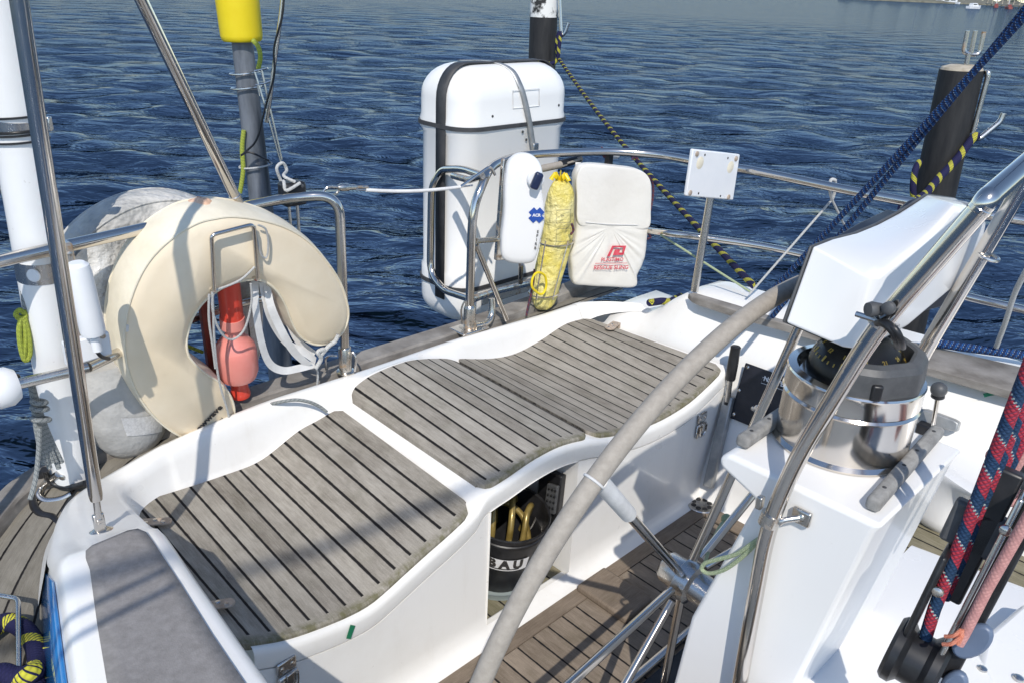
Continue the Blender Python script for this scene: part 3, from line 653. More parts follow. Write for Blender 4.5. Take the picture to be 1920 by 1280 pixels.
# black control plate on the wall
pl = thing('control_unit', 'black square backstay control plate with screws and tap on white port wall', 'control panel', pw(1440, 750))
q = [pw(1399, 679, .0), pw(1505, 717, .0), pw(1462, 820, .0), pw(1369, 782, .0)]
MB().prism(q, WN*.006).build('plate', 'panel', pl, bevel=.003)
screws([pw(x, y, .006) for x, y in ((1402, 688), (1386, 731), (1376, 776), (1452, 706), (1441, 738))], WN, .006, 'steel', pl)
k = pw(1428, 767, .006); MB().lathe(k, k+WN, [(0, .010), (.010, .010), (.012, .0165), (.022, .0165), (.024, .013), (.024, .004), (.018, 0)], 20).build('tap', 'brushed', pl)
MB().lathe(pw(1414, 765, .006), pw(1414, 765, .006)+WN, [(0, .009), (.008, .007), (.010, 0)], 16).build('nut', 'brushed', pl)
xd = (pw(1475, 722, .0)-pw(1432, 708, .0)).normalized(); yd = WN.cross(xd)
text('NAVTEC', .021, pw(1455, 716, .0066), xd, yd, 'whiteprint', pl, off=.0006)
fr = [pw(x, y, .0062) for x, y in ((1430, 706), (1482, 723), (1478, 734), (1427, 717))]
MB().tube(fr, .0008, 5, closed=True).build('label_frame', 'whiteprint', pl)

# ================================================================== BUCKET AND CONTROLLER IN THE LOCKER
bc = B(pz(943, 1088, .024)); b0 = b(bc.x+.012, bc.y+.028, .026)
bk = thing('bucket', 'black builder bucket of yellow hose standing in the open locker', 'bucket', b0)
tl = (ZZ*1.0-VV*.14-UU*.02).normalized(); H = .225
MB().lathe(b0, b0+tl, [(.004, 0), (0, .070), (.004, .076), (H*.5, .092), (H*.86, .1035), (H*.87, .108), (H*.90, .108), (H*.91, .105), (H-.004, .1075), (H, .111), (H+.004, .109), (H, .104), (.03, .075), (.02, 0)], 40).build('tub', 'black', bk, sharp=28)
e1 = (UU-tl*UU.dot(tl)).normalized(); e2 = tl.cross(e1)
arc = [b0+tl*(H-.02-.075*math.sin(a))+e1*.113*math.cos(a)*1.0-e2*.03*math.sin(a) for a in [math.pi*(-.02+k/20*.6) for k in range(21)]]
MB().tube(arc, .0028, 8).build('bail_handle', 'brushed', bk)
def onb(ang, t_, r): return b0+tl*t_+(e1*math.cos(ang)+e2*math.sin(ang))*r
rows = []
for k in range(13):
    a = R_(-172+k*6.4); rows.append([onb(a, h, .0705+.1475*h*.93+.0082) for h in (.108, .152)])
lab = MB().grid(rows).build('label_patch', 'whiteprint', bk)
am = R_(-172+38.4); 
for ch, da in (('B', -19.5), ('A', 0.0), ('U', 20.5)):
    a = am+R_(da); n_ = (e1*math.cos(a)+e2*math.sin(a)); xd = tl.cross(n_)
    text(ch, .037, onb(a, .135, .0705+.137*.135+.0096), xd, tl, 'blackprint', bk, off=.0024)
rows = []
for k in range(9):
    a = am+R_(-25+k*6.2); rows.append([onb(a, h, .0705+.137*h+.0092) for h in (.113, .117)])
MB().grid(rows).build('label_bar', 'blackprint', bk)
tr = thing('plastic_tray', 'clear greenish plastic tub lid under the black bucket', 'tray', b0-ZZ*.004)
MB().lathe(b0-ZZ*.003, b0+ZZ, [(0, .08), (.0, .105), (.022, .112), (.024, .114), (.022, .108), (.003, .10), (.003, 0)], 36).build('tub', 'tray', tr)
hs = thing('yellow_hose', 'loops of yellow brass coloured hose lying in the black bucket', 'hose', b0+tl*.1)
for pts in ([(-.05, -.05, .05), (-.03, -.04, .17), (.0, -.01, .235), (.05, .045, .25), (.075, .05, .19)], [(.0, -.055, .06), (.02, -.045, .16), (.05, -.02, .21), (.085, .0, .20), (.085, .02, .1)],
            [(-.075, -.02, .1), (-.055, .0, .2), (-.02, .045, .25), (.02, .08, .23), (.03, .07, .12)], [(.04, -.06, .05), (.05, -.04, .13), (.06, .01, .18), (.02, .06, .2), (-.04, .06, .12)]):
    MB().tube(smooth([b0+e1*x+e2*y+tl*z for x, y, z in pts], 8), .0085, 12).build('coil', 'brass', hs)
MB().lathe(b0+tl*.15-e1*.03-e2*.055, b0+tl*.2-e1*.03-e2*.06, [(0, .012), (.02, .012), (.024, .009), (.03, 0)], 12).build('coupling', 'whiteprint', hs)
cb = thing('control_box', 'black slim control box with keys mounted on the locker side wall', 'control box', pu(1036, 932, RU1))
us_ = RU1-.003
P4 = [pu(x, y, us_) for x, y in ((1021, 872), (1063, 888), (1054, 969), (1032, 991), (1013, 982))]
MB().prism(P4, -UU*.022).build('case', 'black', cb, bevel=.004)
P4 = [pu(x, y, us_-.026) for x, y in ((1030, 903), (1050, 909), (1043, 962), (1023, 955))]
MB().prism(P4, -UU*.010).build('keypad', 'bezel', cb, bevel=.003)
for i in range(4):
    for j in range(3):
        k = pu(1030+j*6-i*1.6, 915+i*11+j*2, us_-.037); MB().lathe(k, k-UU, [(0, .0035), (.003, .003), (.0035, 0)], 10).build('key', 'black', cb)

# ================================================================== STARBOARD GANTRY TUBE, WHITE SPAR, STRUT
gt = thing('steel_tube_post', 'polished steel post rising from a round foot on the starboard coaming', 'post', pz(190, 1003, .60))
f0 = pz(191, 1003, .532); top = py(26, -60, f0.y-.03); pk = pz(183, 945, .655); 
base = f0
MB().lathe(base-ZZ*.002, base+ZZ, [(0, .027), (.004, .027), (.009, .021), (.014, .014), (.016, 0)], 28).build('foot_plate', 'brushed', gt)
dv = (top-f0).normalized(); j0 = f0+ZZ*.014
MB().box(f0+ZZ*.03, UU, VV, ZZ, .020, .010, .04).build('clevis', 'brushed', gt, bevel=.003)
screws([f0+ZZ*.036-VV*.005], -VV, .006, 'steel', gt, 'pin')
e = f0+dv*.085
MB().tube([f0+ZZ*.034, e], .0062, 12).build('threaded_end', 'brushed', gt)
MB().lathe(f0+dv*.080, top, [(0, .006), (.004, .0105), (.014, .0118), (.018, .0120), (1.9, .0125)], 24).build('tube', 'steel', gt)
ws = thing('white_spar', 'thick white painted pole with steel band clamps at the left edge', 'pole', pz(137, 903, .38))
f1 = pz(138, 893, .40); top1 = py(-8, -30, f1.y-.04); dv = (top1-f1).normalized(); LL = (top1-f1).length; top1 = top1+dv*1.4; LL += 1.4
MB().lathe(f1, top1, [(0, 0), (0, .038), (.004, .043), (.02, .0445), (LL, .050), (LL, 0)], 32).build('spar', 'whitepole', ws)
def on_spar(t_): return f1+dv*t_
def spar_t(y):
    lo, hi = 0, LL
    for _ in range(40):
        md = (lo+hi)/2; p = on_spar(md)-CAM; yy = 640-FOC*p.dot(cU)/p.dot(cF); lo, hi = (lo, md) if yy < y else (md, hi)
    return lo
for yc, hgt, mat_ in ((231, .020, 'brushed'), (501, .044, 'brushed')):
    t_ = spar_t(yc); r = .0445+.0055*t_/LL+.001
    MB().lathe(on_spar(t_-hgt/2), top1, [(0, r-.002), (0, r), (hgt, r), (hgt, r-.002)], 32).build('band_clamp', mat_, ws)
t_ = spar_t(222)
for yy in (216, 243, 249, 262): 
    tt_ = spar_t(yy); r = .0505; q = V((1, 0, 0)); MB().tube([on_spar(tt_)+V((math.cos(a), math.sin(a), .06*math.cos(a)))*r for a in [2*math.pi*k/30 for k in range(30)]], .0022, 6, closed=True).build('black_lashing', 'black', ws)
q = on_spar(spar_t(226))+V((.062, -.02, 0)); MB().box(q, V((1, 0, 0)), V((0, 1, 0)), ZZ, .028, .012, .026).build('clamp_lug', 'brushed', ws, bevel=.002)
screws([q+V((0, -.006, 0))], V((0, -1, 0)), .007, 'rusty', ws, 'clamp_bolt')
screws([on_spar(.03)+V((.0, -.0445, 0))], V((0, -1, 0)), .008, 'brushed', ws, 'bolt')
q = on_spar(spar_t(502))+V((.012, -.047, 0)); MB().lathe(q, q+V((0, -1, 0)), [(0, .014), (.003, .013), (.004, 0)], 18).build('white_plug', 'whiteplastic', ws)
MB().box(f1-ZZ*.025, UU, VV, ZZ, .05, .02, .06).build('foot_bracket', 'brushed', ws, bevel=.004)

# ================================================================== STARBOARD PUSHPIT
RZ = .985
pp = thing('stern_rail', 'starboard stern rail of polished tube, carrying the horseshoe buoy', 'rail', pz(648, 695, .48), 'stern rails on either side of the gate')
ft = pz(648, 694, .485)
topz = [pz(-900, 735, RZ), pz(-260, 556, RZ), pz(-100, 514, RZ), pz(0, 489, RZ), pz(120, 463, RZ), pz(350, 411, RZ), pz(540, 371, RZ), pz(610, 358, RZ)]
leg = V((ft.x, ft.y, 0))
cor = V((ft.x+.004, ft.y, RZ+.005))
MB().tube(fillet(topz[:-1]+[cor, ft], .085, 8), .0132, 16).build('top_tube', 'steel', pp)
MB().lathe(ft-ZZ*.005, ft+ZZ, [(0, .026), (.004, .026), (.006, .018), (.075, .018), (.078, .0165), (.08, .013)], 22).build('socket', 'rusty', pp)
hd = [ft+V((.028, -.012, .005)), ft+V((.034, -.014, .045)), ft+V((.022, -.010, .062)), ft+V((.016, -.01, .02))]
MB().tube(smooth(hd, 5), .003, 8).build('locking_pin', 'brushed', pp)
hd = [ft+V((-.055, .0, .0)), ft+V((-.055, .0, .035)), ft+V((-.045, .0, .045)), ft+V((-.022, 0, .045))]
MB().tube(fillet(hd, .012), .0035, 8).build('eye', 'brushed', pp)
mid = [pz(-800, 950, .735), pz(-100, 752, .735), pz(0, 727, .735), pv(165, 688, 1.70), pv(345, 603, 1.87), pv(450, 569, 1.86), V((ft.x, ft.y, .76))]
MB().tube(mid[:4], .0115, 12).build('middle_tube', 'brushed', pp)
MB().tube(mid[3:], .0115, 12).build('middle_tube', 'steel', pp)
for X_ in (-330,):
    p = pz(X_, 576, RZ); MB().tube([p, V((p.x, p.y, .34))], .0125, 12).build('post', 'brushed', pp)
for x, y in ((272, 425), (297, 420)): 
    p = pz(x, y+4, RZ-.012); MB().tube([p, p-ZZ*.26+VV*.02], .007, 8).build('stay', 'rusty', pp)
q = pz(118, 466, RZ); MB().box(q-ZZ*.018, UU, VV, ZZ, .030, .036, .062).build('tube_clamp', 'rusty', pp, bevel=.004)
screws([q-VV*.018-ZZ*(.038-.03*k)+UU*.006 for k in range(2)], -VV, .006, 'rusty', pp, 'clamp_bolt')
screws([V((ft.x-.016, ft.y-.01, .765))], V((-.5, -1, 0)), .008, 'brushed', pp, 'rail_bolt')
# slanting strut
sp_ = thing('slanting_strut', 'slanting polished steel strut rising from the starboard rail to upper left', 'strut', pz(449, 384, RZ))
a = pz(450, 388, RZ+.01); c = py(236, -60, a.y-.25); c = c+(c-a)*.9; MB().tube([a, c], .0122, 18).build('tube', 'steel', sp_)
MB().lathe(a-(c-a).normalized()*.015, c, [(0, .009), (.01, .0138), (.05, .0138), (.052, .012)], 18).build('ferrule', 'rusty', sp_)
# black clamp block on the rail, with white lashing
bx = thing('rail_block', 'small black plastic block clamped on the rail with white lashing', 'block', pz(547, 364, RZ))
q = pz(548, 365, RZ); MB().box(q+ZZ*.004, UU, VV, ZZ, .062, .045, .062).build('block', 'black', bx, bevel=.008)
screws([q-VV*.0225+UU*s*.018+ZZ*(z+.004) for s in (-1, 1) for z in (-.02, .02)], -VV, .005, 'bezel', bx)
w0 = pz(530, 306, 1.06)
loop = smooth([q+ZZ*.036-VV*.02, q+ZZ*.05-UU*.02, w0+UU*.01-ZZ*.02, w0, w0-UU*.018-ZZ*.012, w0-UU*.006-ZZ*.05, q+ZZ*.04-UU*.028-VV*.012, q+ZZ*.02-UU*.03-VV*.026, q+ZZ*.034+UU*.01-VV*.026], 6)
tag(MB().tube(loop, .0042, 8).build('white_lashing', 'rp_white'), 'short white cord knotted over the black block on the rail', 'cord')
MB().tube([q-ZZ*.02-UU*.012, q-ZZ*.11-UU*.011], .004, 8).build('pin', 'brushed', bx); MB().tube([q-ZZ*.02+UU*.012, q-ZZ*.11+UU*.012], .004, 8).build('pin', 'brushed', bx)
# gate wire
pf = pz(880, 616, .485); ga, gc = pz(630, 352, RZ+.004), V((pf.x, pf.y, RZ-.035))
gw = thing('gate_wire', 'pale sleeved wire stretched across the open stern gate between both rails', 'wire', ga)
gm = [ga.lerp(gc, k/10)-ZZ*.014*math.sin(math.pi*k/10) for k in range(11)]
MB().tube(gm, .0028, 8).build('wire', 'brushed', gw); MB().tube(gm[2:10], .0052, 10).build('sleeve', 'webbing', gw)
d = (gc-ga).normalized(); MB().lathe(ga+d*.004, gc, [(0, .006), (.012, .011), (.03, .011), (.034, .008), (.05, .008), (.055, .004), (.09, .004)], 14).build('turnbuckle', 'rusty', gw)
MB().tube(fillet([pz(606, 360, RZ), pz(615, 350, RZ+.014), ga+d*.012, ga-d*.0-ZZ*.02, pz(610, 366, RZ-.01)], .012), .0035, 8).build('shackle', 'brushed', gw)
MB().tube(fillet([gm[9], gc+UU*.02+ZZ*.03, gc+UU*.07+ZZ*.05, gc+UU*.09+ZZ*.02], .03), .0045, 8).build('pelican_hook', 'steel', gw)

# ================================================================== HORSESHOE BUOYS
def hs_plane(v0, v1, z0=.95, z1=.48):
    """leaning plane parallel to the rail: v0 at z0, v1 at z1 -> (point, normal towards the camera side)"""
    p = b(0, v0, z0); q = b(0, v1, z1); n = UU.cross((q-p).normalized()); n = n if n.dot(-VV) > 0 else -n; return p, n
def cushion(name, outl, pl_, depth, mats, parent, n=5, edge=.014, piping=.0028):
    """padded slab: outline in the picture laid on a real plane, thickness away from the camera"""
    p0, nn = pl_; P = [plane(x, y, p0, nn) for x, y in outl]
    P = smooth(P, n, True); N = len(P); cen = sum(P, V())/N
    def inset(d):
        out = []
        for i in range(N):
            t_ = (P[(i+1) % N]-P[i-1]).normalized(); q = nn.cross(t_); out.append(P[i]+q*d)
        return out
    ar = sum(((P[i]-cen).cross(P[(i+1) % N]-cen)).dot(nn) for i in range(N)); sg = 1 if ar > 0 else -1
    f = MB(); inn_ = inset(sg*edge*1.6); bul = [p+nn*.014 for p in inn_]
    mid_ = [p+nn*.004 for p in inset(sg*edge*.5)]
    f.grid([P, mid_, bul], None, True); f.add(bul, [tuple(range(N))])
    fo = f.build('front_cover', mats[0], parent, sharp=70)
    s_ = MB(); r1 = inset(-sg*.006); s_.grid([P, [p-nn*depth*.25 for p in r1], [p-nn*depth*.75 for p in r1], [p-nn*depth for p in P], [p-nn*depth for p in inn_]], None, True)
    s_.add([p-nn*depth for p in inn_], [tuple(range(N))]); s_.build('side_cover', mats[1], parent, sharp=60)
    if piping: MB().tube([p+nn*.001 for p in P], piping, 6, closed=True).build('piping', mats[1], fo); MB().tube([p-nn*depth for p in P], piping, 6, closed=True).build('piping', mats[1], fo)
    return P
HP = hs_plane(1.685, 1.775)
hb = thing('horseshoe_buoy', 'cream horseshoe lifebuoy marked newwave hanging in a wire bracket on starboard rail', 'lifebuoy', b(.75, 1.72, .95))
outl = [(440, 406), (490, 413), (540, 429), (583, 457), (615, 494), (638, 530), (650, 566), (653, 590), (648, 612), (634, 632), (615, 643), (593, 646), (572, 638), (556, 622), (545, 600), (535, 573), (520, 547), (500, 530), (478, 524),
        (448, 528), (415, 541), (385, 563), (362, 594), (351, 628), (350, 652), (357, 672), (380, 695), (410, 716), (430, 738), (439, 765), (437, 792), (424, 815), (400, 828), (372, 830), (340, 818), (305, 795), (272, 760), (247, 715), (234, 660), (235, 605), (248, 550), (275, 495), (315, 452), (365, 420), (405, 409)]
cushion('horseshoe', outl, HP, .105, ('cream', 'creamside'), hb)
def hp(x, y, off=.016): return plane(x, y, HP[0]+HP[1]*off, HP[1])
xd = (hp(414, 762)-hp(364, 812)).normalized(); yd = HP[1].cross(xd)
text('newwave', .0235, hp(389, 786, .0155), xd, yd, 'blackprint', hb, off=.0012, space=1.05)
text('by PARTECH', .0095, hp(403, 797, .0155), xd, yd, 'blackprint', hb, off=.0003)
MB().box(hp(237, 612, -.006), (hp(237, 600, 0)-hp(237, 620, 0)).normalized(), HP[1], HP[1].cross((hp(237, 600, 0)-hp(237, 620, 0)).normalized()), .02, .02, .012).build('tab', 'webbing', hb, bevel=.003)
# wire bracket
hk = thing('buoy_bracket', 'bent steel wire bracket over the cream horseshoe buoy', 'bracket', hp(440, 440))
W_ = [hp(402, 548, .026), hp(396, 441, .03), hp(475, 421, .03), hp(484, 527, .026)]
W_ = [W_[0]-HP[1]*.14]+W_+[W_[3]-HP[1]*.14]
MB().tube(fillet(W_, .012, 5), .0048, 10).build('wire_frame', 'steel', hk)
# cords and webbing on the buoy
cd = thing('buoy_line', 'thin white cord looped round the bracket, hanging inside the horseshoe', 'cord', hp(400, 545))
for pts in ([(400, 547), (398, 575), (405, 605), (420, 630), (437, 636), (455, 622), (466, 595), (472, 560), (470, 532)], [(398, 547), (400, 590), (402, 640), (407, 690), (415, 730), (427, 770), (432, 800)],
            [(392, 552), (392, 600), (399, 650), (404, 690)], [(400, 545), (430, 535), (455, 522), (478, 500)]):
    MB().tube(smooth([hp(x, y, .022) for x, y in pts], 6), .0028, 7).build('strand', 'rp_white', cd)
for pts in ([(478, 424), (482, 450), (490, 478), (500, 482), (503, 455), (498, 430), (484, 422)],): MB().tube(smooth([hp(x, y, .024) for x, y in pts], 6), .0024, 7).build('strand', 'rp_white', cd)
wb = thing('webbing_strap', 'bundle of white webbing strap hanging from the horseshoe opening', 'strap', hp(490, 530))
def ribbon(pts, wd, off, mb, tw=0):
    P = smooth([hp(x, y, off+o_) for x, y, o_ in pts], 8); L, Rr = [], []
    for i in range(len(P)):
        t_ = (P[min(i+1, len(P)-1)]-P[max(i-1, 0)]).normalized(); sd = t_.cross(HP[1]).normalized(); k = math.cos(tw*i/len(P)); s2 = math.sin(tw*i/len(P))
        L.append(P[i]-(sd*k+HP[1]*s2)*wd/2); Rr.append(P[i]+(sd*k+HP[1]*s2)*wd/2)
    mb.grid([L, [l.lerp(r, .5) for l, r in zip(L, Rr)], Rr])
for pts, tw in (([(478, 528, -.03), (480, 580, 0), (490, 640, .01), (505, 680, .012), (530, 694, .012), (560, 690, .012), (590, 682, .01)], .5), ([(500, 530, -.03), (508, 575, .0), (528, 620, .012), (552, 660, .015), (580, 685, .012)], -.4),
                ([(492, 528, -.03), (505, 590, -.01), (535, 640, -.01), (570, 660, .0), (592, 676, .005)], .7), ([(515, 545, -.04), (540, 600, -.04), (560, 640, -.03), (590, 665, -.02)], .3)):
    mb = MB(); ribbon(pts, .020, 0, mb, tw); mb.build('webbing', 'webbing', wb, flat=True)
MB().tube(smooth([hp(x, y, .02) for x, y in ((592, 690), (602, 672), (596, 660), (608, 655), (600, 668), (615, 650), (628, 640), (634, 628))], 6), .006, 8).build('knot', 'rp_white', wb)
MB().tube(smooth([hp(x, y, .0) for x, y in ((592, 690), (596, 700), (594, 725))], 6), .003, 8).build('tail', 'rp_white', wb)
# second, grey white buoy behind the rail
HP2 = hs_plane(1.875, 1.905)
hb2 = thing('covered_buoy', 'grimy grey white covered buoy with reflective patch hanging behind starboard rail', 'lifebuoy', b(.55, 1.9, .95))
outl2 = [(118, 560), (122, 512), (150, 460), (200, 415), (262, 385), (325, 375), (385, 385), (435, 415), (470, 470), (488, 540), (490, 620), (484, 670), (470, 692), (455, 680), (448, 640), (440, 570), (405, 510), (345, 485), (295, 505), (270, 560), (266, 620), (282, 690), (312, 745), (318, 795), (296, 838), (250, 853), (205, 835), (165, 790), (135, 720), (120, 640)]
cushion('buoy', outl2, HP2, .10, ('canvas', 'canvas'), hb2)
def hp2(x, y, off=.016): return plane(x, y, HP2[0]+HP2[1]*off, HP2[1])
gbag = thing('grey_bag', 'rounded grey bag with reflective patch hanging low behind the horseshoe', 'bag', pv(235, 830, 1.86))
gc0 = pv(232, 750, 1.86); rings = []
gax = (pv(262, 852, 1.86)-pv(205, 668, 1.86)); gL = gax.length; gdn = gax.normalized(); gsd = VV.cross(gdn).normalized()
for k in range(13):
    t_ = k/12; r_ = .098*math.sqrt(max(.0, 1-max(0, (t_-.45)/.55)**2.2))*(.90+.10*min(1, t_*3)); c_ = pv(205, 668, 1.86)+gdn*gL*t_
    rings.append([c_+gsd*math.cos(a)*max(r_, .006)+VV*math.sin(a)*max(r_, .006)*.75 for a in [2*math.pi*q/28 for q in range(28)]])
MB().loft(rings).build('bag', 'canvasdark', gbag, sharp=80)
rowsP = []
for u_ in range(7):
    a = -R_(128-u_*9.5); col = []
    for q in range(4):
        t_ = .47+.062*q+.022*u_*(-1)+.10; r_ = .098*math.sqrt(max(.0, 1-max(0, (t_-.45)/.55)**2.2))+.0015; c_ = pv(205, 668, 1.86)+gdn*gL*t_
        col.append(c_+gsd*math.cos(a)*r_+VV*math.sin(a)*r_*.75-VV*.001)
    rowsP.append(col)
MB().grid(rowsP).build('reflective_patch', 'retro', gbag)
MB().grid([[hp2(205+i*5, 690+j*14, .0168) for i in range(4)] for j in range(5)]).build('orange_flap', 'orange', hb2, solid=.002)
MB().tube([hp2(x, y, .018) for x, y in ((130, 600), (200, 612), (260, 625), (330, 640), (380, 660))], .0045, 8).build('lime_cord', 'rp_lime', hb2)
# crumpled plastic sheet tucked behind the rail
random.seed(21)
cs = thing('plastic_sheet', 'crumpled grimy clear plastic sheet tucked behind the starboard rail beside the antenna', 'sheet', pv(240, 480, 1.84))
cx_ = [(126, 505), (150, 470), (178, 452), (206, 440), (236, 430), (268, 420), (300, 412), (330, 405)]
rows = []
for j in range(11):
    rows.append([pv(x+random.uniform(-7, 7)+j*4, y+j*(19-1.0*i_)+random.uniform(-6, 6), 1.842+random.uniform(-.022, .012)) for i_, (x, y) in enumerate(cx_)])
MB().grid(rows).build('sheet', 'plastic', cs, sharp=25, sub=1)
# orange cloth on rail
oc = pz(375, 392, RZ+.03); mb = MB(); mb.sphere(oc, .036, 14, 9, (1.15, .8, .75))
mb.v = [p+V((random.uniform(-1, 1), random.uniform(-1, 1), random.uniform(-1, 1)))*.006 for p in mb.v]
tag(mb.build('cloth_wrap', 'orange', sub=1), 'faded orange cloth wrapped round the rail above the buoy', 'cloth')
# antenna and its board
an = thing('antenna', 'short white tube antenna with black cable beside the white spar', 'antenna', pv(176, 636, 1.60))
a, c = pv(178, 636, 1.60), pv(143, 492, 1.60); L = (c-a).length
MB().lathe(a, c, [(0, .006), (.008, .008), (.012, .0215), (.02, .0232), (L-.02, .0232), (L-.006, .021), (L, .014), (L, 0)], 24).build('tube', 'whiteplastic', an)
MB().tube([a+(a-c).normalized()*.025, a+(c-a)*.02], .009, 10).build('stem', 'whiteplastic', an)
MB().tube(smooth([a+(a-c).normalized()*.02, pv(180, 655, 1.60), pv(190, 668, 1.61), pv(204, 672, 1.63)], 6), .004, 8).build('cable', 'black', an)
bd = thing('mounting_board', 'white mounting board with rusty screws below the tube antenna', 'board', pv(175, 655, 1.63))
q = [pv(x, y, 1.62) for x, y in ((120, 645), (205, 622), (212, 664), (128, 690))]; MB().prism(q, VV*.022).build('board', 'whiteplastic', bd, bevel=.004)
screws([pv(x, y, 1.62) for x, y in ((141, 646), (193, 630), (140, 672))], -VV, .006, 'rusty', bd)
# red rescue light
rl = thing('rescue_light', 'red and pink floating lamp hanging in the opening of the horseshoe', 'lamp', hp(440, 700, -.11))
a, c = hp(424, 492, -.05), hp(451, 742, -.05); L = (c-a).length; k = L/264.0
MB().lathe(a, c, [(0, 0), (0, 17*k), (95*k, 18*k), (108*k, 19*k)], 24).build('stem', 'red', rl)
MB().lathe(a, c, [(100*k, 19.5*k), (118*k, 20*k), (119*k, 14*k)], 24).build('collar', 'pink', rl)
MB().lathe(a, c, [(118*k, 13*k), (134*k, 14*k), (143*k, 22*k), (156*k, 31*k), (166*k, 33.5*k), (205*k, 34*k), (218*k, 30*k), (224*k, 20*k), (226*k, 0)], 30).build('bulb', 'pink', rl)
MB().lathe(a, c, [(222*k, 14*k), (228*k, 13.5*k), (250*k, 15*k), (254*k, 17*k), (260*k, 17*k), (264*k, 0)], 24).build('neck', 'red', rl)
MB().box(hp(390, 625, -.11), (c-a).normalized(), UU, HP[1], L*.75, .026, .02).build('holder', 'redbrown', rl, bevel=.003)
# left edge: lower rail lamp, cords
fb = thing('stern_light', 'white round plastic lamp clipped on the lower rail at left edge', 'lamp', pz(10, 715, .735))
q = pz(6, 718, .735)-VV*.02; MB().lathe(q-UU*.03-ZZ*.0, q+UU, [(0, 0), (0, .034), (.01, .040), (.035, .040), (.05, .030), (.054, 0)], 24).build('body', 'whiteplastic', fb)
MB().sphere(q-UU*.03, .036, 18, 10).build('lens', 'whiteplastic', fb)
rr = pz(30, 714, .735); MB().tube([rr+V((0, math.cos(a), math.sin(a)))*.013 for a in [2*math.pi*i/16 for i in range(16)]], .003, 6, closed=True).build('rubber_ring', 'black', fb)
pts = [pv(-10, 300, 1.86), pv(2, 345, 1.85), pv(22, 420, 1.84), pv(36, 500, 1.82), pv(46, 580, 1.80)]
tag(MB().tube(smooth(pts, 6), .0045, 8).build('grey_line', 'rp_grey'), 'thin grey cord running down outside the white spar', 'cord')
lm = thing('lime_knot', 'lime yellow cord tied in hanging loops beside the white spar', 'cord', pv(40, 590, 1.8))
for pts in ([(46, 585), (36, 582), (30, 590), (38, 598), (48, 592), (42, 584)], [(40, 592), (36, 620), (40, 655), (48, 675), (56, 662), (54, 630), (46, 596)], [(44, 594), (48, 630), (45, 668)]):
    MB().tube(smooth([pv(x, y, 1.80) for x, y in pts], 6), .0055, 8).build('loop', 'rp_lime', lm)
gc_ = thing('grey_rope_hank', 'hank of grey braided line hanging from the lower rail left of the spar', 'rope', pv(60, 715, 1.75))
random.seed(4)
for k in range(7):
    o_ = k*3.0; MB().tube(smooth([pv(58+random.uniform(-3, 3), 716, 1.75+.003*k), pv(62+o_*.4, 750, 1.745+.003*k), pv(66+o_*.9, 790, 1.74+.004*k), pv(74+o_*1.5, 838+random.uniform(-4, 4), 1.74+.004*k), pv(82+o_*1.9, 868+random.uniform(-8, 14), 1.74+.003*k)], 6), .0052, 8).build('strand', 'rp_grey', gc_)
for y in (752, 764, 784): MB().tube(smooth([pv(60, y, 1.735), pv(72, y+4, 1.725), pv(86+(y-750)*.2, y+2, 1.735), pv(74, y-2, 1.765)], 6, True), .0055, 8, closed=True).build('turn', 'rp_grey', gc_)
pts = [pv(74, 800, 1.73), pv(72, 850, 1.73), pv(66, 900, 1.72), pv(56, 936, 1.70)]; MB().tube(smooth(pts, 6), .005, 8).build('tail', 'rp_grey', gc_)
# cables at the foot of the spar
cbv = thing('cable_loop', 'black and grey cable loops on deck at foot of white spar', 'cable', pz(100, 930, .37))
MB().tube(smooth([pz(x, y, z) for x, y, z in ((160, 905, .42), (135, 912, .40), (105, 908, .40), (90, 895, .42), (84, 880, .45))], 8), .0075, 10).build('black_cable', 'black', cbv)
MB().tube(smooth([pz(x, y, z) for x, y, z in ((110, 887, .44), (82, 908, .39), (72, 926, .375), (86, 938, .365), (115, 935, .37), (135, 925, .38))], 8), .0085, 10).build('grey_cable', 'brushed', cbv)
MB().tube(smooth([pz(x, y, z) for x, y, z in ((84, 880, .43), (70, 905, .385), (62, 940, .367), (74, 962, .36), (100, 970, .36), (110, 985, .355))], 8), .009, 10).build('black_cable', 'black', cbv)
# dark mooring line coil, bottom left and steel eye rod
dk = thing('mooring_line', 'thick navy and yellow mooring line coiled on deck at lower left', 'rope', pz(40, 1230, .37))
MB().tube(smooth([pz(x, y, z) for x, y, z in ((-60, 1215, .375), (-5, 1172, .375), (20, 1166, .375), (44, 1178, .375), (64, 1205, .375), (72, 1240, .375), (70, 1275, .375), (58, 1320, .375))], 10), .0175, 16).build('rope', 'rp_navy', dk)
MB().tube(smooth([pz(x, y, z) for x, y, z in ((-40, 1290, .40), (0, 1262, .405), (30, 1268, .40), (60, 1262, .40), (84, 1240, .375), (88, 1225, .372))], 10), .0175, 16).build('rope', 'rp_navy', dk)
er = [pz(-60, 1106, .40), pz(30, 1121, .40), pz(34, 1128, .40), pz(36, 1300, .39)]
tag(MB().tube(fillet(er, .02), .0048, 10).build('bent_rod', 'brushed'), 'bent steel rod lying above the side deck at lower left', 'rod')

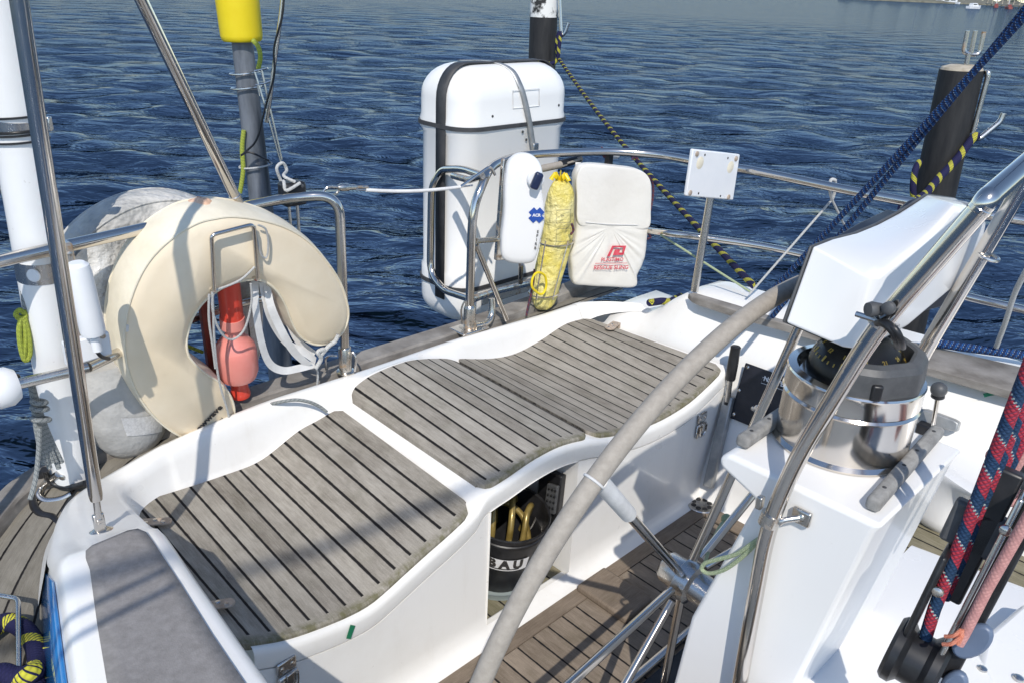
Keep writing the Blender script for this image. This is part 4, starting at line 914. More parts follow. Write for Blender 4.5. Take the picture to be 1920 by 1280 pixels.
# ================================================================== PORT STERN RAIL, LIFERAFT AND WHAT HANGS THERE
pq = thing('stern_rail', 'port stern rail of polished tube sweeping round to the liferaft and side', 'rail', pz(880, 616, .485), 'stern rails on either side of the gate')
topc = [pz(x, y, .985) for x, y in ((960, 297), (1000, 290), (1080, 286), (1150, 285), (1230, 290), (1300, 301), (1380, 315), (1450, 328), (1580, 355), (1700, 378), (1840, 402), (1920, 414), (2100, 444))]
fz = pz(880, 612, .49); leg0 = V((fz.x+.006, fz.y, 0)); bend = pz(905, 340, .955)
MB().tube(smooth([fz, fz.lerp(V((fz.x, fz.y, .9)), .5), V((fz.x+.004, fz.y+.004, .86)), pz(905, 345, .945), pz(925, 312, .98)]+topc, 7), .0138, 16).build('top_tube', 'steel', pq)
MB().lathe(fz-ZZ*.006, fz+ZZ, [(0, .034), (.004, .034), (.006, .019), (.07, .0195), (.074, .018), (.08, .014)], 22).build('socket', 'rusty', pq)
MB().box(fz-ZZ*.006, UU, VV, ZZ, .11, .075, .008).build('deck_plate', 'rusty', pq, bevel=.003)
MB().tube(smooth([fz+V((-.022, -.01, .01)), fz+V((-.026, -.012, .06)), fz+V((-.014, -.01, .09)), fz+V((-.008, -.012, .04))], 5), .003, 8).build('locking_pin', 'brushed', pq)
# lower bracing: second upright, diagonal, cross bars
p1 = pz(925, 312, .985)
MB().tube([pv(893, 452, B(fz).y), pv(945, 448, B(fz).y+.02)], .008, 10).build('cross_bar', 'rusty', pq)
MB().tube([pv(893, 460, B(fz).y-.005), pz(950, 600, .49)], .0085, 12).build('diagonal_brace', 'steel', pq)
MB().tube(smooth([pv(922, 560, 1.80), pv(922, 590, 1.79), pv(912, 606, 1.78), pv(890, 612, 1.775)], 6), .011, 12).build('bent_stay', 'rusty', pq)
MB().tube([pv(905, 330, 1.80), pv(880, 338, 1.86), pv(850, 330, 2.0)], .011, 12).build('side_bar', 'rusty', pq)
MB().tube([pv(1010, 318, 1.86), pv(1052, 309, 1.86), pv(1088, 298, 1.86)], .0125, 12).build('wrapped_bar', 'leather', pq)
MB().tube([pv(1050, 309, 1.862), pv(1085, 299, 1.862)], .0145, 12).build('black_tape', 'black', pq)
# middle tube, vertical posts along the port side
md = [pv(1100, 421, 1.86), pv(1170, 428, 1.83)]+[pz(x, y, .74) for x, y in ((1240, 436), (1330, 447), (1420, 460), (1500, 476), (1660, 515), (1820, 558), (1920, 581), (2100, 622))]
MB().tube(smooth(md, 6), .0118, 14).build('middle_tube', 'steel', pq)
pb = pz(1302, 546, .595); pt = pv(1334, 360, B(pb).y)
MB().tube([pb, pt], .0130, 14).build('post', 'brushed', pq)
for x in (1640, 1990):
    q = [p for p in topc][-1]; i = 9 if x == 1640 else 12; MB().tube([topc[i], V((topc[i].x+.01, topc[i].y, .45))], .0125, 12).build('post', 'brushed', pq)
# square mounting plate
sq = thing('mounting_plate', 'square white plastic plate with corner bolts on top of rail post', 'plate', pv(1337, 328, 1.34))
P4 = [pv(x, y, 1.340) for x, y in ((1300, 280), (1388, 290), (1375, 376), (1287, 368))]
nn = (P4[1]-P4[0]).cross(P4[3]-P4[0]).normalized(); nn = nn if nn.dot(CAM-P4[0]) > 0 else -nn
MB().prism([p-nn*.012 for p in P4], nn*.012).build('plate', 'whiteplastic', sq, bevel=.004, seg=3)
def qp(x, y): return plane(x, y, P4[0]+nn*.0006, nn)
screws([qp(x, y) for x, y in ((1307, 289), (1380, 298), (1294, 362), (1366, 370))], nn, .0085, 'bronze', sq, 'bolt')
for x, y in ((1322, 291), (1365, 297), (1310, 363), (1351, 368)): MB().lathe(qp(x, y)-nn*.001, qp(x, y)+nn, [(0, .0035), (.0012, .0035), (.0012, 0)], 10).build('hole', 'black', sq)
for x, y in ((1313, 306), (1370, 314)): MB().lathe(qp(x, y)-nn*.001, qp(x, y)+nn, [(0, .020), (.0011, .017), (.0012, 0)], 20).build('glue_stain', 'creamside', sq)
# cords on the port rail
def tie(x, y, v=None, z=.985): return pz(x, y, z)
vc = thing('v_cord', 'thin white cord in inverted V tied from rail to backstay', 'cord', pz(1560, 350, .985))
k0 = pz(1563, 350, .97)
kn = pv(1560, 375, B(k0).y-.01)
MB().tube(smooth([pz(1566, 338, 1.0), pz(1558, 338, 1.0), pv(1556, 356, B(k0).y-.015), kn], 6), .005, 8).build('loop', 'rp_white', vc)
MB().tube(smooth([pz(1566, 338, 1.0), pv(1566, 356, B(k0).y-.015), kn], 6), .005, 8).build('loop', 'rp_white', vc)
MB().tube([kn, pz(1405, 552, .62)], .0036, 8).build('leg', 'rp_white', vc); MB().tube([kn, pz(1592, 440, .80)], .0036, 8).build('leg', 'rp_white', vc)
tag(MB().tube([pz(1238, 440, .74), pz(1408, 548, .62)], .0038, 8).build('thin_line', 'rp_pale'), 'thin pale line slanting from bag to cap rail below plate', 'line')
# liferaft canister (aligned with the boat)
ra = thing('liferaft', 'big white liferaft canister with black straps standing outside stern rail', 'liferaft', b(2.05, 2.19, .33))
def rr_ring(u0_, u1_, v0_, v1_, r, z, n=7):
    out = []
    for cx, cy, a0 in ((u1_-r, v0_+r, -90), (u1_-r, v1_-r, 0), (u0_+r, v1_-r, 90), (u0_+r, v0_+r, 180)):
        for k in range(n): a = R_(a0+90*k/(n-1)); out.append(b(cx+r*math.cos(a), cy+r*math.sin(a), z))
    return out
RA = (1.797, 2.340, 2.075, 2.355); RB = .315; RT = 1.245; SE = 1.045
def rring(z, ins, r): return rr_ring(RA[0]+ins, RA[1]-ins, RA[2]+ins, RA[3]-ins, r, z)
def dome(z0_, z1_, e, up):
    out = []
    for k in range(8):
        a = math.pi/2*k/7; out.append((z1_-e*(1-math.sin(a))*up, e*(1-math.cos(a))))
    return out
lo = [rring(RB+.085*(1-math.sin(a)), .085*(1-math.cos(math.pi/2-a))*1.0 if False else .085*(1-math.cos(math.pi/2-a)) , .075) for a in [math.pi/2*(1-k/7) for k in range(8)]]
lo = []
for k in range(8):
    a = math.pi/2*k/7; lo.append(rring(RB+.085*(1-math.cos(a)), .085*(1-math.sin(a)), .085-.03*(1-math.sin(a))))
lower = lo+[rring(.52, .0, .085), rring(.53, .006, .08), rring(SE-.03, .006, .08), rring(SE-.012, -.004, .088), rring(SE-.004, -.004, .088)]
MB().loft(lower).build('lower_shell', 'raft', ra, sharp=35)
up = [rring(SE+.004, -.004, .088), rring(SE+.014, -.004, .088), rring(SE+.03, .0, .085)]
for k in range(9):
    a = math.pi/2*k/8; up.append(rring(RT-.11+.11*math.sin(a), .095*(1-math.cos(a)), .085-.02*(1-math.cos(a))))
MB().loft(up).build('upper_shell', 'raft', ra, sharp=35)
MB().loft([rring(SE-.006, -.009, .09), rring(SE+.008, -.009, .09)]).build('seam_gasket', 'rubber', ra)
MB().loft([rring(.462, -.006, .09), rring(.476, -.006, .09)]).build('lower_strap', 'rubber', ra)
# vertical black strap round the starboard end
def strap_v(u_, wd, mat, name, ins=.004):
    prof_ = [(RA[2]-ins-.001, .36)]
    path = []
    for k in range(8): a = math.pi/2*k/7; path.append((RA[2]+.085*(1-math.sin(a)), RB+.085*(1-math.cos(a))))
    path += [(RA[2], .5), (RA[2], 1.0), (RA[2], RT-.12)]
    for k in range(1, 9): a = math.pi/2*k/8; path.append((RA[2]+.095*(1-math.cos(a)), RT-.11+.11*math.sin(a)))
    path += [(RA[3]-.095, RT)]
    path += [(RA[3]-.02, RT-.05), (RA[3], RT-.12), (RA[3], .4)]
    mb = MB(); rows = []
    for i, (v_, z) in enumerate(path):
        a, c = path[max(0, i-1)], path[min(len(path)-1, i+1)]; t_ = V((c[0]-a[0], c[1]-a[1], 0)).normalized(); nv, nz = -t_.y, t_.x
        rows.append([b(u_-wd/2, v_+nv*ins, z+nz*ins), b(u_+wd/2, v_+nv*ins, z+nz*ins)])
    mb.grid(rows); return mb.build(name, mat, ra, solid=.003)
def strap_u(v_, wd, mat, name, ins=.005):
    path = [(RA[0], .42), (RA[0], RT-.12)]
    for k in range(1, 9): a = math.pi/2*k/8; path.append((RA[0]+.095*(1-math.cos(a)), RT-.11+.11*math.sin(a)))
    for k in range(8, -1, -1): a = math.pi/2*k/8; path.append((RA[1]-.095*(1-math.cos(a)), RT-.11+.11*math.sin(a)))
    path.append((RA[1], .42)); rows = []
    for i, (u_, z) in enumerate(path):
        a, c = path[max(0, i-1)], path[min(len(path)-1, i+1)]; t_ = V((c[0]-a[0], c[1]-a[1], 0)).normalized(); nu, nz = -t_.y, t_.x
        rows.append([b(u_+nu*ins, v_-wd/2, z+nz*ins), b(u_+nu*ins, v_+wd/2, z+nz*ins)])
    MB().grid(rows).build(name, mat, ra, solid=.003)
strap_u(2.185, .050, 'rubber', 'black_strap')
# starboard end strap, seen as the broad black band
mb = MB(); rows = []
def corner_pt(phi, z, ins):
    c = b(RA[0]+.085, RA[2]+.085, z); return c+(UU*math.cos(phi)+VV*math.sin(phi))*(.085+ins)
# grey tensioning strap over the lid
g = [pv(1003, 288, RA[2]-.015), pv(998, 262, RA[2]-.012), pv(992, 225, RA[2]-.010), pv(984, 188, RA[2]-.006), pv(975, 160, RA[2]+.004)]
q = B(g[-1]); g += [b(q.x-.01, RA[2]+.045, RT-.015), b(q.x-.05, RA[2]+.11, RT+.006), b(q.x-.09, RA[3]-.06, RT-.0)]
g = smooth(g, 5); mb = MB(); mb.grid([[p-UU*.012, p+UU*.012] for p in g]); mb.build('grey_strap', 'alu', ra, solid=.003)
MB().box(g[0]+ZZ*.012, UU, VV, ZZ, .026, .012, .05).build('strap_buckle', 'brushed', ra, bevel=.003)
fr = [b(u, RA[2]-.0015, z) for u, z in ((2.02, 1.165), (2.15, 1.165), (2.155, 1.105), (2.025, 1.105))]
MB().tube(fr, .0015, 5, closed=True).build('label_recess', 'raft', ra)
screws([b(u, RA[2]-.0, z) for u, z in ((1.93, 1.085), (2.26, 1.10), (2.1, .99), (2.08, 1.02))], -VV, .005, 'rubber', ra)
# cradle
cr = thing('raft_cradle', 'polished tube cradle holding the liferaft canister from the side', 'cradle', pv(870, 590, 1.95))
lp = [pv(905, 330, 1.84), pv(868, 317, 2.00), pv(828, 318, 2.16), pv(809, 350, 2.20), pv(806, 510, 2.20), pv(832, 545, 2.10), pv(885, 562, 1.90)]
MB().tube(fillet(lp, .06, 7), .0125, 14).build('hoop', 'steel', cr)
MB().tube([pv(885, 562, 1.90), pv(922, 548, 1.98), pv(1003, 528, 2.05)], .0125, 14).build('lower_bar', 'rusty', cr)
MB().box(pv(955, 545, 2.045), UU, VV, ZZ, .28, .012, .05).build('foot_bar', 'rusty', cr, bevel=.003)
MB().tube([pv(945, 448, 1.84), pv(893, 452, 1.79)], .009, 10).build('tie_bar', 'rusty', cr)
MB().tube([pv(977, 495, 1.84), pv(976, 530, 1.9)], .009, 10).build('stub', 'rusty', cr)
# EPIRB: bracket plate + body
ep = thing('distress_beacon', 'white distress beacon with dark blue knob on a rusty bracket', 'beacon', pv(975, 495, 1.79))
P4 = [pv(x, y, 1.80) for x, y in ((945, 300), (962, 291), (985, 290), (985, 470), (950, 488), (931, 489))]
MB().prism(P4, VV*.015).build('bracket_plate', 'rusty', ep, bevel=.003)
EP0 = [(952, 312), (964, 296), (980, 290), (1000, 294), (1015, 310), (1020, 335), (1018, 356), (1022, 385), (1022, 420), (1014, 455), (1006, 486), (996, 496), (975, 498), (952, 494), (941, 482), (940, 450), (945, 400), (946, 350)]
EN = (VV*.80+UU*.60); EC = pv(980, 400, 1.70)
def pe_(x, y, o=0): return plane(x, y, EC-EN*o, EN)
fr = smooth([pe_(x, y) for x, y in EP0], 4, True); cen = sum(fr, V())/len(fr)
def scl(k, off): return [cen+(p-cen)*k+EN*off for p in fr]
MB().loft([scl(.86, .075), scl(.95, .070), scl(.985, .048), scl(1.0, .022), scl(.985, .010), scl(.94, .003), scl(.86, .0), scl(.70, -.002), scl(.35, -.003)]).build('housing', 'gelclean', ep, sharp=60)
kc = pe_(1004, 336, .004); EU = (UU-EN*UU.dot(EN)).normalized()
MB().lathe(kc, kc-EN, [(0, .027), (.010, .026), (.014, .022), (.015, 0)], 26).build('knob_base', 'whiteplastic', ep)
kd = (EU*.35+ZZ*.94).normalized(); ks = EN.cross(kd)
MB().box(kc-EN*.024, kd, ks, EN, .052, .026, .022).build('knob', 'navy', ep, bevel=.007, seg=3)
xd = (UU*.99-ZZ*.02).normalized()
em = pe_(1006, 404, .0045); xx = EU; yy = ZZ
for a in (45, -45):
    d = (xx*math.cos(R_(a))+yy*math.sin(R_(a))); e_ = EN.cross(d); MB().box(em, d, e_, EN, .048, .022, .0014+.0002*(a > 0)).build('emblem', 'blue', ep)
text('ACR', .0125, em-EN*.0011, EU, ZZ, 'whiteprint', ep, off=.0006, ext=.0002)
for i, ch in enumerate('EPIRB'):
    text(ch, .0125, pe_(1008.5-i*1.2, 435+i*7.6, .0045), EU, ZZ, 'blackprint', ep, off=.0003, ext=.0004)
# yellow throw bag in a wire holder
yb = thing('throw_bag', 'crumpled yellow throw line bag standing in a wire holder', 'bag', pv(1015, 575, 1.80))
axp = [(1050, 335), (1052, 350), (1052, 375), (1048, 410), (1043, 450), (1035, 490), (1026, 530), (1020, 560), (1016, 580)]; rad = [.016, .046, .054, .060, .061, .060, .056, .050, .038]
rings = []
for (x, y), r in zip(axp, rad):
    c = pv(x, y, 1.80); rings.append([c+(UU*math.cos(a)*1.0+VV*math.sin(a)*.8)*r*(1+.10*math.sin(a*3+y*.05)+.06*math.sin(a*7+y*.11)+.035*math.sin(a*11-y*.3))+ZZ*.005*math.sin(a*2+y) for a in [2*math.pi*k/24 for k in range(24)]])
MB().loft(rings).build('bag', 'yellow', yb, sub=1, sharp=80)
tp = pv(1050, 333, 1.80); mb = MB()
for k in range(9):
    a = 2*math.pi*k/9; mb.tube([tp-ZZ*.012, tp+(UU*math.cos(a)+VV*math.sin(a))*.022+ZZ*.008, tp+(UU*math.cos(a)+VV*math.sin(a))*.030+ZZ*(.0+.012*math.sin(a*2))], .008, 6, squash=.35)
mb.build('gathered_top', 'yellowcap', yb)
for y, r in ((452, .066), (548, .058)):
    i = min(range(len(axp)), key=lambda i: abs(axp[i][1]-y)); c = pv(axp[i][0], y, 1.80)
    MB().tube([c+(UU*math.cos(a)+VV*math.sin(a)*.85)*r for a in [2*math.pi*k/26 for k in range(26)]], .0026, 6, closed=True).build('wire_ring', 'rusty', yb)
for du in (-.4, .45): MB().tube([pv(1043+du*100*.5, 452, 1.745), pv(1026+du*80*.5, 530, 1.748), pv(1020+du*70*.5, 562, 1.752)], .0024, 6).build('wire_stay', 'rusty', yb)
pts = [pv(x, y, 1.742) for x, y in ((1003, 545), (1016, 552), (1024, 538), (1022, 518), (1010, 511), (1000, 518), (997, 535))]
MB().tube(smooth(pts, 5, True), .0042, 8, closed=True).build('yellow_line', 'yellowcap', yb)
for x, y in ((1058, 405), (1058, 440)):
    q = [pv(x+i, y+j, 1.7445) for i, j in ((-14, -10), (12, -12), (11, 12), (-15, 14))]; MB().tube(q, .0007, 4, closed=True).build('printed_frame', 'navy', yb)
text('5m', .014, pv(1054, 405, 1.7445), UU, ZZ, 'navy', yb)
tag(MB().tube(smooth([pv(x, y, 1.76) for x, y in ((1002, 505), (1000, 530), (995, 555), (990, 575), (987, 592))], 5), .0035, 8).build('red_line', 'rp_red'), 'thin dark red cord hanging beside yellow throw bag', 'cord')
# white rescue sling bag
bgc = thing('rescue_bag', 'white rescue sling bag with flap and red printing hanging on stern rail', 'bag', pv(1145, 300, 1.80))
BN = (VV*.88+UU*.475); BC = pv(1148, 420, 1.70)
def pb_(x, y, o=0): return plane(x, y, BC+BN*o, BN)
BO = [(1085, 318), (1094, 310), (1120, 309), (1160, 313), (1195, 318), (1215, 330), (1224, 350), (1222, 400), (1216, 440), (1213, 475), (1206, 500), (1196, 520), (1194, 541), (1150, 541), (1100, 538), (1076, 534), (1072, 505), (1070, 480), (1077, 455), (1081, 420), (1082, 370), (1080, 335)]
front = smooth([pb_(x, y) for x, y in BO], 4, True); cb_ = sum(front, V())/len(front); N = len(front)
random.seed(12); jit = [random.uniform(-1, 1) for _ in range(N)]
def bs(k, off, w_=0): return [cb_+(p-cb_)*k+BN*(off+w_*jit[i]) for i, p in enumerate(front)]
# quilted front grid
rings = [bs(.93, .062), bs(.975, .056, .002), bs(1.0, .036, .003), bs(1.0, .016, .003), bs(.985, .005, .002), bs(.955, .000, .003), bs(.86, -.005, .004), bs(.6, -.008, .005), bs(.22, -.009, .003)]
MB().loft(rings).build('bag_body', 'bag', bgc, sub=1, sharp=80)
FL = [(1084, 420), (1082, 370), (1081, 335), (1093, 311), (1120, 309), (1160, 313), (1195, 318), (1214, 329), (1222, 350), (1221, 395), (1217, 428), (1180, 430), (1140, 428), (1110, 425)]
fl = [pb_(x, y, -.0085) for x, y in FL]; fc = sum(fl, V())/len(fl); fl = smooth(fl, 4, True)
MB().loft([[p+BN*.030 for p in fl], [p+BN*.003 for p in fl], [fc+(p-fc)*.992 for p in fl], [fc+(p-fc)*.95-BN*.0015 for p in fl], [fc+(p-fc)*.5-BN*.004 for p in fl]]).build('flap', 'bag', bgc, sub=1, sharp=80)
MB().tube([pb_(x, y, -.0128) for x, y in ((1098, 417), (1140, 421), (1196, 422))], .0016, 5).build('stitching', 'webbing', bgc)
def bgp(x, y, o=0): return pb_(x, y, -.0180-o)
ux = (bgp(1186, 494)-bgp(1110, 495)).normalized(); uy = BN.cross(ux)*-1; uy = uy if uy.z > 0 else -uy
text('PLASTIMO', .0185, bgp(1148, 487), ux, uy, 'redprint', bgc, off=.0004)
MB().box(bgp(1146, 494), ux, uy, BN, .122, .0016, .001).build('red_rule', 'redprint', bgc)
text('RESCUE SLING', .0205, bgp(1146, 502), ux, uy, 'redprint', bgc, off=.0004)
for poly in ([(1138, 481), (1148, 461), (1174, 461), (1169, 478), (1149, 479), (1153, 468), (1163, 468), (1161, 474), (1167, 474), (1168, 464), (1151, 464), (1143, 481)],):
    P_ = [bgp(x, y) for x, y in poly]; MB().prism(P_, -BN*.0008).build('flag_emblem', 'redprint', bgc)
MB().grid([[pb_(1079+i*5, 345-j*20, .03+.02*j) for i in range(3)] for j in range(3)]).build('side_loop', 'bag', bgc, solid=.003)
MB().lathe(pv(1148, 290, 1.84)-UU*.0-VV*.0, pv(1148, 290, 1.84)+UU, [(-.022, .018), (.022, .018)], 18).build('rail_clip', 'whiteplastic', bgc)
MB().box(pv(1141, 306, 1.80), UU, VV, ZZ, .022, .02, .075).build('black_strap', 'black', bgc)
rc = thing('red_lashing', 'dark red thin lashing line wound on rail round the rescue bag', 'cord', pz(1150, 285, .985))
for pts in ([(1128, 277), (1135, 284), (1133, 295), (1126, 280)], [(1155, 283), (1180, 288), (1195, 300), (1188, 282), (1186, 300)], [(1216, 330), (1224, 345), (1224, 370), (1218, 400)], [(1212, 422), (1218, 428), (1216, 438), (1220, 445), (1214, 448)], [(1072, 420), (1075, 432), (1070, 440)]):
    MB().tube(smooth([pv(x, y, 1.715 if y > 310 else 1.80) for x, y in pts], 6), .004, 8).build('turn', 'rp_red', rc)
# ================================================================== MOORING PILES AND LINES
def pile(c, r0_, r1_, top, lean, mat='pileblack', n=28):
    return MB().lathe(c-ZZ*1.2-lean*1.2/max(.1, (top-c.z)), V((c.x, c.y, top))+lean, [(0, r0_), ((V((c.x, c.y, top))+lean-(c-ZZ*1.2-lean*1.2/max(.1, (top-c.z)))).length, r1_)], n)
def pile_at(xt, yt, xb, yb, d, dia, zbot=WZ-.6):
    a = pd(xt, yt, d); c = py(xb, yb, a.y)
    dv = (c-a).normalized(); bot = a+dv*((zbot-a.z)/dv.z); return a, bot, dia/2
a, bt, r = pile_at(1803, 131, 1750, 372, 4.1, .174)
pr_ = thing('mooring_pile', 'black tarred mooring pile with trident bracket and hook, right side', 'pile', bt, 'black mooring piles')
ax = (a-bt).normalized()
MB().lathe(bt, a, [(0, r*1.05), ((a-bt).length, r)], 36).build('post', 'pileblack', pr_)
MB().lathe(a-ax*.002, a+ax, [(0, r*.98), (.012, r*.9), (.022, r*.55), (.024, 0)], 30).build('worn_top', 'piletop', pr_)
t0 = py(1812, 122, a.y-.02); MB().tube([t0-ax*.02, py(1816, 100, a.y-.02)], .0105, 8).build('trident', 'rusty', pr_)
MB().tube(fillet([py(1814, 58, a.y-.02), py(1806, 98, a.y-.02), py(1820, 103, a.y-.02), py(1836, 102, a.y-.02), py(1845, 60, a.y-.02)], .05), .0095, 8).build('trident', 'rusty', pr_)
MB().tube([py(1829, 58, a.y-.02), py(1820, 103, a.y-.02)], .0095, 8).build('trident', 'rusty', pr_)
y_ = a.y-.06; hkp = [py(1846, 140, a.y), py(1853, 133, y_), py(1851, 150, y_), py(1824, 250, y_)]
MB().tube(fillet(hkp, .03), .0105, 10).build('hook', 'brushed', pr_)
MB().tube(fillet([py(1821, 258, y_), py(1835, 262, y_), py(1876, 228, y_), py(1882, 213, y_)], .05), .0125, 10).build('hook', 'brushed', pr_)
rl_ = thing('mooring_rope', 'navy yellow mooring rope from hook round the right black pile', 'rope', py(1830, 256, y_))
MB().tube(smooth([py(x, y, Y) for x, y, Y in ((1833, 255, y_-.01), (1822, 262, y_-.02), (1795, 298, y_-.05), (1760, 335, y_-.1), (1735, 364, y_-.2), (1705, 385, y_-.35), (1690, 392, y_-.4))], 8), .017, 12).build('line', 'rp_navy', rl_)
MB().tube(smooth([py(x, y, Y) for x, y, Y in ((1724, 304, y_+.0), (1716, 320, y_-.04), (1712, 350, y_-.06), (1714, 372, y_-.06), (1722, 400, y_-.06))], 6), .014, 10).build('turn', 'rp_navy', rl_)
for k in range(3): MB().tube(smooth([py(1690+k*8, 383, y_-.35), py(1700+k*8, 376, y_-.4), py(1706+k*6, 390, y_-.42), py(1696+k*6, 400, y_-.4)], 6, True), .013, 8, closed=True).build('knot', 'rp_navy', rl_)
a, bt, r = pile_at(1022, -30, 1016, 125, 6.3, .200)
pc_ = thing('mooring_pile', 'black mooring pile with white flaking top behind liferaft canister', 'pile', bt, 'black mooring piles')
MB().lathe(bt, a, [(0, r*1.05), ((a-bt).length, r)], 32).build('post', 'pileblack', pc_)
ax = (a-bt).normalized(); q = a-ax*.22; MB().lathe(q, a, [(0, r*1.012), (.22, r*1.012)], 32).build('flaking_band', 'pilewhite', pc_)
MB().tube(fillet([py(1048, -20, a.y-.1), py(1052, 70, a.y-.12), py(1060, 62, a.y-.13), py(1066, 44, a.y-.13)], .05), .012, 8).build('hook', 'brushed', pc_)
ml = thing('mooring_rope', 'navy yellow mooring rope stretched from the centre pile down behind the bag', 'rope', py(1045, 110, a.y-.1))
end = pz(1413, 536, .62); st_ = py(1046, 108, a.y-.1)
MB().tube([st_.lerp(end, k/24)-ZZ*.05*math.sin(math.pi*k/24) for k in range(25)], .0118, 12).build('line', 'rp_navy', ml)
MB().tube(smooth([st_, py(1044, 80, a.y-.13), py(1050, 60, a.y-.13), py(1048, 90, a.y-.14), py(1040, 118, a.y-.13), py(1000, 118, a.y-.13)], 6), .014, 10).build('turn', 'rp_navy', ml)
tag(MB().tube(smooth([pz(x, y, z) for x, y, z in ((1218, 568, .52), (1226, 567, .515), (1242, 565, .515), (1256, 566, .50), (1275, 556, .48))], 6), .013, 12).build('rope_end', 'rp_navy'), 'short piece of navy yellow rope showing behind aft corner of coaming', 'rope')
# left grey pile with yellow sleeve
a, bt, r = pile_at(452, 60, 487, 360, 3.25, .095, WZ-.5)
pg = thing('mooring_pile', 'grey pipe mooring pile with yellow sleeve and wire rings at left', 'pile', bt)
ax = (a-bt).normalized(); LL = (a-bt).length
MB().lathe(bt, a, [(0, .066), (LL*.45, .052), (LL, .037), (LL, 0)], 30).build('pipe', 'pilegrey', pg)
tt_ = a+ax*.30; s0 = py(455, 78, a.y)
q = (s0-bt).dot(ax); MB().lathe(bt+ax*q, a+ax*2, [(0, .045), (.0, .064), (.006, .070), (.02, .0735), (.4, .080), (.4, 0)], 30).build('yellow_sleeve', 'yellowcap', pg)
def ringp(y, rr, tilt=0): 
    c = py(450+(y-60)*.117, y, a.y); return c
for y, rr in ((137, .052), (164, .053), (310, .060)):
    c = ringp(y, rr); MB().tube([c+V((math.cos(k), math.sin(k), .12*math.cos(k)))*rr for k in [2*math.pi*i/26 for i in range(26)]], .0042 if y < 300 else .0036, 7, closed=True).build('wire_ring', 'brushed' if y < 300 else 'rp_white', pg)
Yf = a.y-.08
for pts in ([(477, 134), (500, 210), (526, 304)], [(490, 131), (505, 200), (528, 300)], [(477, 134), (490, 131), (502, 128)], [(480, 160), (496, 157), (508, 152)], [(483, 160), (487, 180)]):
    MB().tube([py(x, y, Yf) for x, y in pts], .0042, 8).build('wire_stay', 'brushed', pg)
tag(MB().tube(smooth([py(x, y, a.y+dy) for x, y, dy in ((474, 76, -.05), (484, 88, -.06), (488, 108, -.06), (484, 130, -.06))], 6), .0085, 9).build('lime_rope', 'rp_lime'), 'lime rope tail under the yellow sleeve of the grey pile', 'rope')
tag(MB().tube(smooth([py(x, y, a.y+dy) for x, y, dy in ((457, 245, -.05), (454, 280, -.05), (456, 320, -.05), (450, 362, -.05))], 6), .0085, 9).build('lime_rope', 'rp_lime'), 'lime rope hanging left of the grey pile above the rail', 'rope')
bs_ = thing('black_shroud_line', 'dark curved steel cable with black line right of the grey pile', 'cable', py(530, 0, a.y-.1))
MB().tube(smooth([py(x, y, Yf) for x, y in ((575, -420), (534, -40), (528, 20), (520, 80), (512, 140), (506, 190), (500, 230))], 6), .0075, 9).build('cable', 'brushed', bs_)
MB().tube(smooth([py(x, y, Yf-.02) for x, y in ((577, -420), (536, -40), (529, 30), (514, 90), (514, 140), (498, 200), (482, 260), (464, 282), (452, 292), (468, 286), (505, 302))], 6), .0038, 7).build('black_line', 'black', bs_)
# blue backstay tackle
bt_ = thing('backstay_tackle', 'two blue braided lines slanting down from upper right behind the pod', 'rope', pz(1480, 500, .95))
e0, e1_ = pd(1960, 0, 1.28), pd(1955, -8, 1.30)
lo1, lo2 = b(2.20, 1.02, .62), b(2.235, .97, .62)
def lineto(px0, px1, d0, d1, r, n=2): return (lambda q: [q[0]+(q[0]-q[-1])*1.6]+q)([pd(px0[0]+(px1[0]-px0[0])*k/12, px0[1]+(px1[1]-px0[1])*k/12, 1/((1-k/12)/d0+k/12/d1)) for k in range(13)])
MB().tube(lineto((1965, -16), (1392, 606), 1.75, 2.45, .011), .0074, 14).build('line', 'rp_blue', bt_)
MB().tube(lineto((1962, -30), (1448, 594), 1.78, 2.40, .011), .0074, 14).build('line', 'rp_blue', bt_)
tag(MB().tube(smooth([pz(x, y, z) for x, y, z in ((1730, 640, .62), (1800, 650, .622), (1860, 658, .622), (1920, 666, .622), (2050, 690, .62))], 6), .0125, 12).build('blue_rope', 'rp_blue'), 'blue braided rope lying along the outer edge of port cap rail', 'rope')
tag(MB().tube(smooth([pz(x, y, z) for x, y, z in ((1940, 480, .985), (1905, 545, .86), (1885, 605, .74), (1868, 650, .64))], 6), .0068, 10).build('white_rope', 'rp_white'), 'white twisted rope end hanging at the right edge over cap rail', 'rope')
for x, y in ((1866, 652),): pass

# ================================================================== STEERING WHEEL
wc = b(1.24, .63, .372); tW = R_(5); wn = VV*math.cos(tW)+ZZ*math.sin(tW); w1 = UU; w2 = w1.cross(wn); WR = .705
wh = thing('steering_wheel', 'large steering wheel with grey leather rim and steel spokes', 'steering wheel', wc)
def wpt(a, r, o=0): return wc+(w1*math.cos(R_(a))+w2*math.sin(R_(a)))*r+wn*o
MB().tube([wpt(360*k/160, WR) for k in range(160)], .0150, 20, closed=True).build('rim', 'leather', wh)
MB().tube([wpt(360*k/160, WR-.0147, -.004) for k in range(160)], .0012, 6, closed=True).build('stitched_seam', 'leather', wh)
for a in (132,): 
    c = wpt(a, WR); tdir = (wpt(a+1, WR)-wpt(a-1, WR)).normalized(); e2 = tdir.cross(wn)
    for da in (1.0,): c = wpt(a+da, WR); MB().tube([c+(wn*math.cos(k)+e2*math.sin(k))*.0156 for k in [2*math.pi*i/22 for i in range(22)]], .0022, 6, closed=True).build('whipping', 'webbing', wh)
for k in range(8):
    a = 42.5+45*k-(4.0 if k == 1 else 0)
    p, q = wpt(a, .055, .055), wpt(a, WR-.01, 0)
    MB().tube([p, q], .0092, 14).build('spoke', 'steel', wh)
    if k in (2,): MB().tube([p.lerp(q, .72), q], .0135, 16).build('spoke_wrap', 'webbing', wh)
